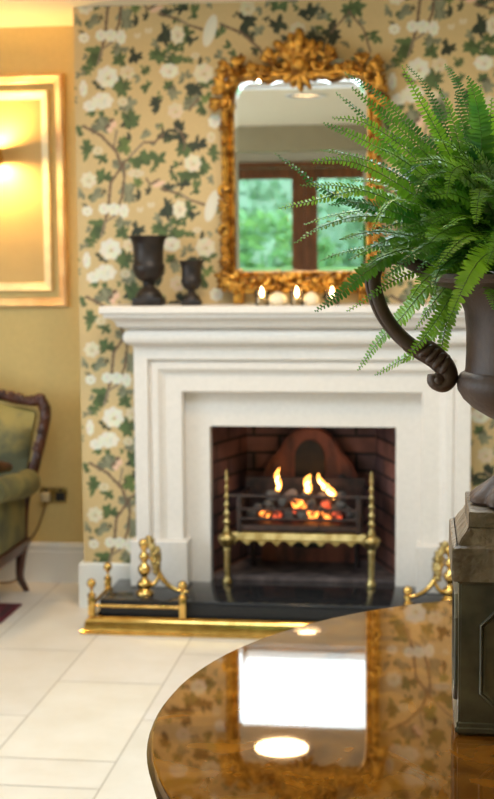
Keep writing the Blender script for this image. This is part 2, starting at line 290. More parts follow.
# floor stone: per tile tone in a colour attribute + cloudy veining
m, nt, b = newmat('limestone_tile')
at = nt.nodes.new('ShaderNodeAttribute'); at.attribute_name = 'tone'
tc = nt.nodes.new('ShaderNodeTexCoord')
nz = nt.nodes.new('ShaderNodeTexNoise'); nz.inputs['Scale'].default_value = 5; nz.inputs['Detail'].default_value = 7; nz.inputs['Roughness'].default_value = 0.65
nt.links.new(tc.outputs['Object'], nz.inputs['Vector'])
rp = nt.nodes.new('ShaderNodeValToRGB'); rp.color_ramp.elements[0].position = 0.3; rp.color_ramp.elements[1].position = 0.7
rp.color_ramp.elements[0].color = (0.90, 0.87, 0.82, 1); rp.color_ramp.elements[1].color = (1, 1, 1, 1)
mx = nt.nodes.new('ShaderNodeMix'); mx.data_type = 'RGBA'; mx.blend_type = 'MULTIPLY'; mx.inputs[0].default_value = 1
nt.links.new(nz.outputs['Fac'], rp.inputs['Fac']); nt.links.new(rp.outputs['Color'], mx.inputs[6]); nt.links.new(at.outputs['Color'], mx.inputs[7])
nt.links.new(mx.outputs[2], b.inputs['Base Color'])
b.inputs['Roughness'].default_value = 0.38
M['tile'] = m

# wallpaper: printed pattern in a colour attribute, faint linen bump
m, nt, b = newmat('printed_wallpaper')
at = nt.nodes.new('ShaderNodeAttribute'); at.attribute_name = 'print'
nt.links.new(at.outputs['Color'], b.inputs['Base Color'])
b.inputs['Roughness'].default_value = 0.6
M['wallpaper'] = m

# fire brick
def brickmat():
    m, nt, b = newmat('sooty_fire_brick')
    tc = nt.nodes.new('ShaderNodeTexCoord')
    br = nt.nodes.new('ShaderNodeTexBrick')
    br.inputs['Scale'].default_value = 1.0
    br.inputs['Brick Width'].default_value = 0.215; br.inputs['Row Height'].default_value = 0.073
    br.inputs['Mortar Size'].default_value = 0.006; br.inputs['Mortar Smooth'].default_value = 0.3
    br.inputs['Color1'].default_value = (0.26, 0.10, 0.07, 1); br.inputs['Color2'].default_value = (0.12, 0.065, 0.065, 1)
    br.inputs['Mortar'].default_value = (0.018, 0.012, 0.010, 1)
    nt.links.new(tc.outputs['UV'], br.inputs['Vector'])
    nz = nt.nodes.new('ShaderNodeTexNoise'); nz.inputs['Scale'].default_value = 7
    nt.links.new(tc.outputs['UV'], nz.inputs['Vector'])
    mr = nt.nodes.new('ShaderNodeMapRange'); mr.inputs['From Min'].default_value = 0.3; mr.inputs['From Max'].default_value = 0.7
    mr.inputs['To Min'].default_value = 0.45; mr.inputs['To Max'].default_value = 1.3
    nt.links.new(nz.outputs['Fac'], mr.inputs['Value'])
    mx = nt.nodes.new('ShaderNodeMix'); mx.data_type = 'RGBA'; mx.blend_type = 'MULTIPLY'; mx.inputs[0].default_value = 1
    nt.links.new(br.outputs['Color'], mx.inputs[6]); nt.links.new(mr.outputs['Result'], mx.inputs[7])
    nt.links.new(mx.outputs[2], b.inputs['Base Color'])
    bp = nt.nodes.new('ShaderNodeBump'); bp.inputs['Strength'].default_value = 0.6; bp.inputs['Distance'].default_value = 0.008; bp.invert = True
    nt.links.new(br.outputs['Fac'], bp.inputs['Height']); nt.links.new(bp.outputs['Normal'], b.inputs['Normal'])
    b.inputs['Roughness'].default_value = 0.7
    return m
M['brick'] = brickmat()
M['fireback'] = mat('rusted_fireback_iron', (0.34, 0.10, 0.055), 0.6, 0.1, col2=(0.11, 0.04, 0.028), vscale=7, bump=0.3, bscale=40, ramp=(0.38, 0.6), stretch=(2.2, 1, 0.6))

# polished burr veneer under lacquer
m, nt, b = newmat('lacquered_burr_walnut')
tc = nt.nodes.new('ShaderNodeTexCoord')
n1 = nt.nodes.new('ShaderNodeTexNoise'); n1.inputs['Scale'].default_value = 6; n1.inputs['Detail'].default_value = 8; n1.inputs['Distortion'].default_value = 2.5
nt.links.new(tc.outputs['Object'], n1.inputs['Vector'])
rp = nt.nodes.new('ShaderNodeValToRGB')
e = rp.color_ramp.elements
e[0].position = 0.32; e[0].color = (0.075, 0.022, 0.002, 1); e[1].position = 0.68; e[1].color = (0.27, 0.10, 0.009, 1)
nt.links.new(n1.outputs['Fac'], rp.inputs['Fac']); nt.links.new(rp.outputs['Color'], b.inputs['Base Color'])
b.inputs['Roughness'].default_value = 0.025
b.inputs['Specular IOR Level'].default_value = 0.55
b.inputs['Specular Tint'].default_value = (1.0, 0.55, 0.16, 1)
b.inputs['Coat Weight'].default_value = 0.55; b.inputs['Coat Roughness'].default_value = 0.012; b.inputs['Coat IOR'].default_value = 1.5
M['table'] = m
M['table_edge'] = mat('dark_lacquered_edge', (0.045, 0.018, 0.008), 0.15, coat=1.0, coat_r=0.03, var=0.3, vscale=20)

# fern
def leafmat(name, c1, c2, tr):
    m, nt, b = newmat(name)
    oi = nt.nodes.new('ShaderNodeObjectInfo')
    rp = nt.nodes.new('ShaderNodeValToRGB')
    rp.color_ramp.elements[0].color = (*c1, 1); rp.color_ramp.elements[1].color = (*c2, 1)
    tc = nt.nodes.new('ShaderNodeTexCoord'); nz = nt.nodes.new('ShaderNodeTexNoise'); nz.inputs['Scale'].default_value = 16; nz.inputs['Detail'].default_value = 2
    nt.links.new(tc.outputs['Object'], nz.inputs['Vector'])
    ad = nt.nodes.new('ShaderNodeMath'); ad.operation = 'MULTIPLY_ADD'; ad.inputs[1].default_value = 1.6; ad.inputs[2].default_value = -0.8
    ad2 = nt.nodes.new('ShaderNodeMath'); ad2.operation = 'ADD'; ad2.use_clamp = True
    nt.links.new(nz.outputs['Fac'], ad.inputs[0]); nt.links.new(ad.outputs[0], ad2.inputs[0]); nt.links.new(oi.outputs['Random'], ad2.inputs[1])
    nt.links.new(ad2.outputs[0], rp.inputs['Fac'])
    nt.links.new(rp.outputs['Color'], b.inputs['Base Color'])
    b.inputs['Specular IOR Level'].default_value = 0.85
    b.inputs['Roughness'].default_value = 0.28
    t = nt.nodes.new('ShaderNodeBsdfTranslucent')
    hs = nt.nodes.new('ShaderNodeMix'); hs.data_type = 'RGBA'; hs.blend_type = 'MULTIPLY'; hs.inputs[0].default_value = 1
    hs.inputs[7].default_value = (1.6, 1.5, 0.5, 1)
    nt.links.new(rp.outputs['Color'], hs.inputs[6]); nt.links.new(hs.outputs[2], t.inputs['Color'])
    mx = nt.nodes.new('ShaderNodeMixShader'); mx.inputs[0].default_value = tr
    out = nt.nodes['Material Output']
    nt.links.new(b.outputs[0], mx.inputs[1]); nt.links.new(t.outputs[0], mx.inputs[2]); nt.links.new(mx.outputs[0], out.inputs['Surface'])
    return m
M['fern'] = leafmat('fern_leaf', (0.022, 0.15, 0.03), (0.27, 0.53, 0.05), 0.3)
M['stem'] = mat('fern_stem', (0.10, 0.20, 0.04), 0.5)
M['shrubleaf'] = leafmat('garden_leaf', (0.10, 0.26, 0.13), (0.20, 0.38, 0.20), 0.3)
M['hedgeleaf'] = leafmat('hedge_leaf', (0.20, 0.36, 0.25), (0.22, 0.38, 0.27), 0.25)

# ================================================================== THE ROOM (X right, Y into the fireplace wall, Z up; metres)
CEIL = 2.37; XL, XR, YB, YA = -3.3, 2.6, -7.2, 0.40
SKX0, SKX1, SKY0, SKY1 = -1.15, 1.15, -2.76, -1.34
WZ0, WZ1, WY0, WY1 = 0.45, 2.2, -4.7, -1.5           # window in the left wall
DX0, DX1, DZ1 = -1.46, 0.26, 2.26                    # french door opening in the back wall

def panel(bm, axis, val, u0, u1, v0, v1, holes=()):
    """flat wall with rectangular holes: axis 'X','Y','Z' is the normal"""
    us = sorted({u0, u1} | {h[0] for h in holes} | {h[1] for h in holes})
    vs = sorted({v0, v1} | {h[2] for h in holes} | {h[3] for h in holes})
    g = {}
    def P(u, v):
        if (u, v) not in g:
            co = {'X': (val, u, v), 'Y': (u, val, v), 'Z': (u, v, val)}[axis]
            g[(u, v)] = bm.verts.new(co)
        return g[(u, v)]
    for a, b_ in zip(us, us[1:]):
        for c, d in zip(vs, vs[1:]):
            um, vm = (a + b_) / 2, (c + d) / 2
            if any(h[0] < um < h[1] and h[2] < vm < h[3] for h in holes):
                continue
            bm.faces.new((P(a, c), P(b_, c), P(b_, d), P(a, d)))

# floor: individual slabs in running bond inside one mesh, grout below
def build_floor():
    bm = bmesh.new()
    lay = bm.loops.layers.float_color.new('tone')
    rg = random.Random(3)
    def quad(x0, x1, y0, y1, z, mi, tone):
        f = bm.faces.new([bm.verts.new(p) for p in ((x0, y0, z), (x1, y0, z), (x1, y1, z), (x0, y1, z))])
        f.material_index = mi
        for l in f.loops:
            l[lay] = (*tone, 1)
    W, L, G = 0.357, 0.693, 0.0022
    x = -0.7395 - 8 * W
    k = 0
    while x < XR:
        off = -0.963 + (0.0 if k % 2 == 0 else L / 2)
        ys = [off + j * L for j in range(-12, 4)]
        if k == 8:
            ys = [q for q in ys if q > -1.7] + [-1.852] + [-1.852 - j * L for j in range(1, 9)]
            ys.sort()
        for a, b_ in zip(ys, ys[1:]):
            y0, y1 = max(a, YB), min(b_, YA)
            x0, x1 = max(x, XL), min(x + W, XR)
            if y1 - y0 < 0.02 or x1 - x0 < 0.02:
                continue
            t = rg.uniform(0.93, 1.03)
            quad(x0 + G, x1 - G, y0 + G, y1 - G, 0.0, 0, (0.77 * t, 0.715 * t, 0.64 * t * rg.uniform(0.97, 1.02)))
        x += W; k += 1
    quad(XL, XR, YB, YA, -0.0015, 1, (0.5, 0.45, 0.4))
    return struct(mesh_obj('floor', bm, [M['tile'], M['grout']]))
build_floor()

bm = bmesh.new(); panel(bm, 'Z', CEIL, XL, XR, YB, YA, [(SKX0, SKX1, SKY0, SKY1), (-0.24 - 0.0915, -0.24 + 0.0915, -3.09 - 0.0915, -3.09 + 0.0915)])
struct(mesh_obj('ceiling', bm, M['ceiling']))
bm = bmesh.new(); panel(bm, 'Y', YA, XL, XR, 0, CEIL)
struct(mesh_obj('wall_alcove', bm, M['ochre']))
bm = bmesh.new(); panel(bm, 'X', XL, YB, YA, 0, CEIL, [(WY0, WY1, WZ0, WZ1)])
struct(mesh_obj('wall_left', bm, M['plainwall']))
bm = bmesh.new(); panel(bm, 'X', XR, YB, YA, 0, CEIL)
struct(mesh_obj('wall_right', bm, M['plainwall']))
bm = bmesh.new(); panel(bm, 'Y', YB, XL, XR, 0, CEIL, [(DX0, DX1, 0.0, DZ1)])
struct(mesh_obj('wall_back', bm, M['plainwall']))

# chimney breast with printed wallpaper
def build_breast():
    TW, TH, S = 1.197, 0.665, 0.0035
    nx, nz = round(TW / S), round(TH / S)
    base = np.array([0.62, 0.45, 0.215])
    img = np.tile(base, (nz, nx, 1)).astype(np.float64)
    r0 = np.random.default_rng(5)
    img *= (1 + r0.normal(0, 0.025, (nz, nx, 1)))
    gx, gz = np.meshgrid(np.arange(nx) * TW / nx, np.arange(nz) * TH / nz)
    def delta(u, v):
        dx = (gx - u + TW / 2) % TW - TW / 2
        dz = (gz - v + TH / 2) % TH - TH / 2
        return dx, dz
    def ell(u, v, a, b_, ang, col, alpha=1.0, lobes=0, amp=0.0, ph=0.0):
        dx, dz = delta(u, v)
        ca, sa = math.cos(ang), math.sin(ang)
        x = (dx * ca + dz * sa) / a; z = (-dx * sa + dz * ca) / b_
        r = np.sqrt(x * x + z * z)
        if lobes:
            r = r / (1 + amp * np.cos(lobes * np.arctan2(z, x) + ph))
        w = np.clip((1.08 - r) / 0.16, 0, 1)[..., None] * alpha
        np.copyto(img, img * (1 - w) + np.array(col) * w)
    def leaf(u, v, ln, wd, ang, col):
        dx, dz = delta(u, v)
        ca, sa = math.cos(ang), math.sin(ang)
        x = (dx * ca + dz * sa) / ln; z = (-dx * sa + dz * ca) / wd
        prof = np.clip(1 - x * x, 0, None)
        w = np.where((np.abs(x) < 1) & (np.abs(z) < prof), 1.0, 0.0)[..., None] * 0.95
        np.copyto(img, img * (1 - w) + np.array(col) * w)
    def seg(p, q, wd, col):
        L = math.hypot(q[0] - p[0], q[1] - p[1])
        n = max(2, int(L / (wd * 0.5)))
        for i in range(n + 1):
            t = i / n
            ww = wd * rg.uniform(0.8, 1.2)
            k = rg.uniform(0.8, 1.25)
            ell(p[0] + (q[0] - p[0]) * t + rg.uniform(-1, 1) * wd * 0.15, p[1] + (q[1] - p[1]) * t, ww * 0.5, ww * 0.5, 0, [c * k for c in col])
    rg = random.Random(11)
    U0, V0 = -0.889, 0.0
    uv = lambda X, Z: ((X - U0) % TW, (Z - V0) % TH)
    brown = (0.17, 0.105, 0.06)
    tones = {0: (0.075, 0.115, 0.035), 1: (0.028, 0.038, 0.018), 2: (0.20, 0.20, 0.12), 3: (0.13, 0.18, 0.045)}
    occ = [(q[0] - U0, q[1] - V0, max(q[2], q[3])) for q in FLOWERS]
    for _ in range(170):          # loose sprig leaves between the main motifs
        u, v = rg.uniform(0, TW), rg.uniform(0, TH)
        if any(math.hypot((u - a + TW / 2) % TW - TW / 2, (v - b_ + TH / 2) % TH - TH / 2) < c_ + 0.02 for a, b_, c_ in occ):
            continue
        c = tones[rg.choice((0, 0, 1, 2, 2))]
        a0 = rg.uniform(0, 2 * PI)
        for i in range(rg.choice((2, 3, 4))):
            ang = a0 + (i - 1) * 0.9
            ln = rg.uniform(0.010, 0.018); kk = rg.uniform(0.8, 1.3)
            leaf(u + math.cos(ang) * ln, v + math.sin(ang) * ln, ln, ln * 0.45, ang, [q * kk for q in c])
    for X, Z, a, b_, k in LEAVES:
        u, v = X - U0, Z - V0
        c = tones[k]
        big = max(a, b_)
        n = 5 if big < 0.017 else (9 if big < 0.03 else 12)
        for i in range(n):
            ang = rg.uniform(0, 2 * PI)
            ox, oz = math.cos(ang) * a * 0.55, math.sin(ang) * b_ * 0.55
            kk = rg.uniform(0.7, 1.35)
            ln = big * rg.uniform(0.5, 0.86)
            leaf(u + ox * 1.15, v + oz * 1.15, ln, ln * rg.uniform(0.30, 0.48), ang + rg.uniform(-0.5, 0.5), [q * kk for q in c])
    for pl, w in BRANCHES:
        for p, q in zip(pl, pl[1:]):
            seg((p[0] - U0, p[1] - V0), (q[0] - U0, q[1] - V0), max(w * 1.1, 0.0075), brown if rg.random() < 0.7 else (0.26, 0.19, 0.12))
    cols = {0: (0.80, 0.765, 0.63), 1: (0.76, 0.685, 0.50), 2: (0.70, 0.59, 0.39), 3: (0.78, 0.52, 0.36), 4: (0.74, 0.70, 0.57)}
    for X, Z, a, b_, k in FLOWERS:
        u, v = X - U0, Z - V0
        if max(a, b_) < 0.03:
            a *= 1.12; b_ *= 1.12
        c = cols[k]
        if k == 3:
            ell(u, v, a, b_ * 0.8, 0.3, c); ell(u - a * 0.6, v + b_ * 0.7, a * 0.9, b_ * 0.4, 0.5, (0.16, 0.10, 0.06)); continue
        if k == 4:
            ell(u, v, a, b_, -0.3, c); ell(u + a * 0.2, v - b_ * 0.1, a * 0.5, b_ * 0.8, -0.3, [q * 1.05 for q in c]); continue
        if max(a, b_) < 0.017:
            ell(u - a * 0.45, v, a * 0.55, b_ * 0.8, 0.4, c); ell(u + a * 0.45, v, a * 0.55, b_ * 0.9, -0.4, c); continue
        n = 7; ph = rg.uniform(0, 6)
        ell(u, v, a * 0.98, b_ * 0.98, 0, [q * 0.93 for q in c], 1, n, 0.10, ph)
        for i in range(n):
            t = ph + 2 * PI * i / n
            ell(u + math.cos(t) * a * 0.6, v + math.sin(t) * b_ * 0.6, a * 0.34, b_ * 0.34, t, [q * rg.uniform(0.92, 1.06) for q in c], 0.8)
        for i in range(5):
            t = ph + 1 + 2 * PI * i / 5
            ell(u + math.cos(t) * a * 0.28, v + math.sin(t) * b_ * 0.28, a * 0.2, b_ * 0.2, t, [q * rg.uniform(0.82, 1.02) for q in c], 0.7)
        if k != 0 or rg.random() < 0.4:
            ell(u + a * 0.08, v - b_ * 0.12, a * 0.2, b_ * 0.16, 0, (0.56, 0.42, 0.16), 0.8)
    # grid
    X0, X1 = -0.889, 0.889
    xs = np.linspace(X0, X1, round((X1 - X0) / S) + 1)
    zs = np.linspace(0, CEIL, round(CEIL / S) + 1)
    NX, NZ = len(xs), len(zs)
    VX, VZ = np.meshgrid(xs, zs)
    co = np.zeros((NX * NZ, 3), np.float32); co[:, 0] = VX.ravel(); co[:, 2] = VZ.ravel()
    iu = (np.round((VX - U0) / TW * nx).astype(int)) % nx
    iv = (np.round((VZ - V0) / TH * nz).astype(int)) % nz
    col = img[iv, iu].reshape(-1, 3)
    i, j = np.meshgrid(np.arange(NX - 1), np.arange(NZ - 1))
    i = i.ravel(); j = j.ravel()
    cxm = xs[i] + S / 2; czm = zs[j] + S / 2
    keep = ~((np.abs(cxm) < 0.42) & (czm < 0.80))
    i, j = i[keep], j[keep]
    a = j * NX + i
    faces = np.stack([a, a + 1, a + 1 + NX, a + NX], 1).astype(np.int32)
    # side returns back to the alcove wall
    ex = np.array([[X0, 0, 0], [X0, 0, CEIL], [X0, YA, CEIL], [X0, YA, 0], [X1, 0, 0], [X1, 0, CEIL], [X1, YA, CEIL], [X1, YA, 0]], np.float32)
    n0 = len(co)
    co = np.concatenate([co, ex]); col = np.concatenate([col, np.tile(base, (8, 1))])
    faces = np.concatenate([faces, np.array([[n0 + 3, n0, n0 + 1, n0 + 2], [n0 + 4, n0 + 7, n0 + 6, n0 + 5]], np.int32)])
    me = bpy.data.meshes.new('wall_chimney_breast')
    me.vertices.add(len(co)); me.vertices.foreach_set('co', co.ravel())
    me.loops.add(faces.size); me.loops.foreach_set('vertex_index', faces.ravel())
    me.polygons.add(len(faces)); me.polygons.foreach_set('loop_start', np.arange(0, faces.size, 4, dtype=np.int32))
    me.update(calc_edges=True)
    at = me.color_attributes.new('print', 'FLOAT_COLOR', 'POINT')
    rgba = np.ones((len(co), 4), np.float32); rgba[:, :3] = np.clip(col, 0, 1)
    at.data.foreach_set('color', rgba.ravel())
    me.materials.append(M['wallpaper'])
    me.validate()
    o = bpy.data.objects.new('wall_chimney_breast', me)
    struct(link(o))
build_breast()

# skirting
def skirting(name, path, h, t, cap):
    bm = bmesh.new()
    prof = [(0, 0), (t, 0), (t, h - cap * 1.6), (t * 0.8, h - cap * 1.5), (t * 0.8, h - cap * 0.9), (t * 0.95, h - cap * 0.6), (t * 0.6, h), (0, h)]
    sweep(bm, path, prof)
    struct(mesh_obj(name, bm, M['skirting'], smooth=30))
skirting('baseboard_alcove', [(XL, YA, 0), (-0.889, YA, 0)], 0.175, 0.02, 0.025)
skirting('baseboard_alcove_right', [(0.889, YA, 0), (XR, YA, 0)], 0.175, 0.02, 0.025)
bm = bmesh.new(); sweep(bm, [(-0.889, YA, 0), (-0.889, 0, 0), (-0.60, 0, 0)], [(0, 0), (0.019, 0), (0.019, 0.176), (0.014, 0.182), (0, 0.182)])
struct(mesh_obj('baseboard_breast_left', bm, M['skirting']))
bm = bmesh.new(); sweep(bm, [(0.60, 0, 0), (0.889, 0, 0), (0.889, YA, 0)], [(0, 0), (0.019, 0), (0.019, 0.176), (0.014, 0.182), (0, 0.182)])
struct(mesh_obj('baseboard_breast_right', bm, M['skirting']))
skirting('baseboard_left', [(XL, YB, 0), (XL, YA, 0)], 0.175, 0.02, 0.025)
skirting('baseboard_right', [(XR, YA, 0), (XR, YB, 0)], 0.175, 0.02, 0.025)

# dropped beam across the room, seen in the mirror
bm = bmesh.new(); box(bm, XL, XR, -5.10, -4.90, 2.185, CEIL, 0.004)
struct(mesh_obj('trim_1', bm, M['taupe']))

# roof light
def skylight():
    bm = bmesh.new()
    z0, z1 = CEIL, 2.44
    P = [(SKX0, SKY0), (SKX1, SKY0), (SKX1, SKY1), (SKX0, SKY1)]
    for a, b_ in zip(P, P[1:] + P[:1]):
        bm.faces.new([bm.verts.new(p) for p in ((*a, z0), (*b_, z0), (*b_, z1), (*a, z1))])
    up = mesh_obj('window_1', bm, M['skirting']); struct(up)
    bm = bmesh.new()
    t = 0.05
    for x0, x1, y0, y1 in ((SKX0, SKX1, SKY0, SKY0 + t), (SKX0, SKX1, SKY1 - t, SKY1), (SKX0, SKX0 + t, SKY0, SKY1), (SKX1 - t, SKX1, SKY0, SKY1),
                           (0.17, 0.20, SKY0, SKY1), (-0.60, -0.57, SKY0, SKY1)):
        box(bm, x0, x1, y0, y1, 2.40, 2.44)
    mesh_obj('window_frame', bm, M['skirting'], up)
    bm = bmesh.new(); panel(bm, 'Z', 2.43, SKX0, SKX1, SKY0, SKY1)
    mesh_obj('window_pane', bm, M['glass'], up)
skylight()

# window in the left wall
def left_window():
    bm = bmesh.new()
    x0, x1 = XL - 0.10, XL + 0.015
    t = 0.07
    for y0, y1, z0, z1 in ((WY0, WY1, WZ0, WZ0 + t), (WY0, WY1, WZ1 - t, WZ1), (WY0, WY0 + t, WZ0, WZ1), (WY1 - t, WY1, WZ0, WZ1),
                           ((WY0 + WY1) / 2 - 0.03, (WY0 + WY1) / 2 + 0.03, WZ0, WZ1)):
        box(bm, x0, x1, y0, y1, z0, z1, 0.004)
    w = mesh_obj('window_2', bm, M['skirting']); struct(w)
    bm = bmesh.new(); box(bm, XL - 0.1, XL + 0.14, WY0 - 0.04, WY1 + 0.04, WZ0 - 0.035, WZ0, 0.006)
    mesh_obj('window_sill', bm, M['skirting'], w)
    bm = bmesh.new(); panel(bm, 'X', XL - 0.05, WY0, WY1, WZ0, WZ1)
    mesh_obj('window_pane', bm, M['glass'], w)
left_window()

# french doors on the back wall
bm = bmesh.new()
for x0, x1, z0, z1 in ((DX0, DX0 + 0.09, 0, DZ1), (DX1 - 0.09, DX1, 0, DZ1), (DX0, DX1, DZ1 - 0.05, DZ1)):
    box(bm, x0, x1, YB - 0.06, YB + 0.05, z0, z1, 0.004)
struct(mesh_obj('trim_2', bm, M['wood_door']))
def door(name, x0, x1, hside):
    bm = bmesh.new()
    y0, y1 = YB - 0.025, YB + 0.025
    st = 0.115
    for a, b_, z0, z1 in ((x0, x0 + st, 0.01, 2.205), (x1 - st, x1, 0.01, 2.205), (x0 + st, x1 - st, 2.11, 2.205), (x0 + st, x1 - st, 0.01, 0.30)):
        box(bm, a, b_, y0, y1, z0, z1, 0.005)
    d = mesh_obj(name, bm, M['wood_door']); struct(d)
    bm = bmesh.new(); panel(bm, 'Y', YB, x0 + st, x1 - st, 0.30, 2.11)
    mesh_obj('door_glass', bm, M['glass'], d)
    bm = bmesh.new()
    hx = x1 - 0.05 if hside > 0 else x0 + 0.05
    box(bm, hx - 0.018, hx + 0.018, y1, y1 + 0.006, 0.95, 1.13, 0.002)
    tube(bm, [(hx, y1 + 0.003, 1.06), (hx, y1 + 0.045, 1.06), (hx - hside * 0.10, y1 + 0.05, 1.06)], 0.009)
    mesh_obj('door_handle', bm, M['brass'], d, smooth=40)
mid = -0.602
door('door_1', DX0 + 0.09, mid - 0.001, 1)
door('door_2', mid + 0.001, DX1 - 0.09, -1)

# ================================================================== FIREPLACE
def fireplace():
    t = thing('fireplace_surround', 'large pale limestone fireplace surround with a stepped moulded mantel against the floral wallpaper', 'fireplace', (0, 0, 0.12))
    def part(name, bm, m, smooth=None):
        bmesh.ops.translate(bm, verts=bm.verts, vec=(0, 0, -0.12))
        return mesh_obj(name, bm, m, t, smooth)
    st = M['stone']
    up = Vector((0, -1, 0))
    # inner slips (flat stone round the opening)
    bm = bmesh.new()
    pts = [(-0.47, 0.12), (-0.366, 0.12), (-0.366, 0.745), (0.362, 0.745), (0.362, 0.12), (0.47, 0.12), (0.47, 0.90), (-0.47, 0.90)]
    for y in (-0.03, 0.03):
        bm.faces.new([bm.verts.new((x, y, z)) for x, z in pts])
    bm.verts.ensure_lookup_table()
    for k in range(8):
        a, b_ = k, (k + 1) % 8
        bm.faces.new((bm.verts[a], bm.verts[b_], bm.verts[8 + b_], bm.verts[8 + a]))
    part('inner_slip', bm, st)
    # architrave: mitred moulding up, over and down (profile measured inwards from the outer edge)
    bm = bmesh.new()
    prof = [(0, 0.0), (0, 0.120), (0.003, 0.125), (0.053, 0.125), (0.056, 0.122), (0.056, 0.104), (0.063, 0.104), (0.068, 0.112), (0.088, 0.112), (0.094, 0.110),
            (0.100, 0.103), (0.108, 0.095), (0.114, 0.093), (0.116, 0.090), (0.180, 0.090), (0.184, 0.086), (0.184, 0.03), (0.184, 0.0)]
    path = [(-0.647, 0, 0.29), (-0.647, 0, 1.068), (0.645, 0, 1.068), (0.645, 0, 0.29)]
    sweep(bm, path, prof, up=up)
    part('architrave', bm, st, 25)
    for sx, name in ((-1, 'plinth_block'), (1, 'plinth_block')):
        bm = bmesh.new()
        x0, x1 = sorted((sx * 0.668, sx * 0.442))
        box(bm, x0, x1, -0.137, -0.001, 0.1205, 0.303, 0.004)
        part(name, bm, st)
    # bolection roll under the shelf
    bm = bmesh.new()
    prof = [(-0.02, 1.064)] + [(0.002 + 0.030 * math.cos(a), 1.1005 + 0.0305 * math.sin(a)) for a in [(-PI / 2) + PI * k / 12 for k in range(13)]] + [(-0.02, 1.134)]
    sweep(bm, [(-0.645, 0.0, 0), (-0.645, -0.138, 0), (0.645, -0.138, 0), (0.645, 0.0, 0)], [(a, b_) for a, b_ in prof], cap_top=True)
    part('roll_moulding', bm, st, 40)
    # mantel shelf
    bm = bmesh.new()
    cove = [(0.030 + 0.036 * (1 - math.cos(a)), 1.150 + 0.026 * math.sin(a)) for a in [PI / 2 * k / 8 for k in range(9)]]
    prof = [(-0.02, 1.132), (0.004, 1.132), (0.010, 1.138), (0.026, 1.142), (0.029, 1.148)] + cove + [(0.068, 1.178), (0.071, 1.186), (0.070, 1.190), (0.080, 1.193), (0.083, 1.197), (0.083, 1.216), (0.079, 1.221), (0.0, 1.2215)]
    sweep(bm, [(-0.67, 0.0, 0), (-0.67, -0.152, 0), (0.67, -0.152, 0), (0.67, 0.0, 0)], prof, cap_top=True)
    part('mantel_shelf', bm, st, 35)
fireplace()
MZ = 1.2216  # top of the mantel

bm = bmesh.new(); box(bm, -0.745, 0.745, -0.345, 0.029, 0.0005, 0.12, 0.007, 3)
tag(mesh_obj('hearth_slab', bm, M['granite'], smooth=40), 'polished black granite hearth slab below the fireplace opening', 'hearth')

# firebox
def firebox():
    t = thing('firebox', 'sooty brick-lined firebox recess inside the stone surround', 'firebox', (0, 0.03, 0.121))
    oz, oy = 0.121, 0.03
    bm = bmesh.new(); uvl = bm.loops.layers.uv.new('UVMap')
    def wall(a, b_, z0, z1, u0):
        L = math.hypot(b_[0] - a[0], b_[1] - a[1])
        vs = [bm.verts.new((x, y - oy, z - oz)) for x, y, z in ((a[0], a[1], z0), (b_[0], b_[1], z0), (b_[0], b_[1], z1), (a[0], a[1], z1))]
        f = bm.faces.new(vs)
        for l, uvc in zip(f.loops, ((u0, z0), (u0 + L, z0), (u0 + L, z1), (u0, z1))):
            l[uvl].uv = uvc
    wall((-0.385, 0.032), (-0.27, 0.37), 0.122, 0.80, 0.03)
    wall((-0.27, 0.37), (0.27, 0.37), 0.122, 0.80, 0.4)
    wall((0.27, 0.37), (0.385, 0.032), 0.122, 0.80, 0.95)
    mesh_obj('brick_lining', bm, M['brick'], t)
    bm = bmesh.new()
    vs = [bm.verts.new((x, y - oy, 0.80 - oz)) for x, y in ((-0.385, 0.032), (0.385, 0.032), (0.27, 0.37), (-0.27, 0.37))]
    bm.faces.new(vs)
    mesh_obj('throat', bm, M['iron'], t)
    bm = bmesh.new()
    vs = []
    for z in (-0.118, 0.010):
        vs.append([bm.verts.new((x, y - oy, z)) for x, y in ((-0.383, 0.0305), (0.383, 0.0305), (0.268, 0.368), (-0.268, 0.368))])
    bm.faces.new(vs[1]); bm.faces.new(vs[0])
    for k in range(4):
        bm.faces.new((vs[0][k], vs[0][(k + 1) % 4], vs[1][(k + 1) % 4], vs[1][k]))
    mesh_obj('back_hearth', bm, M['backstone'], t)
firebox()

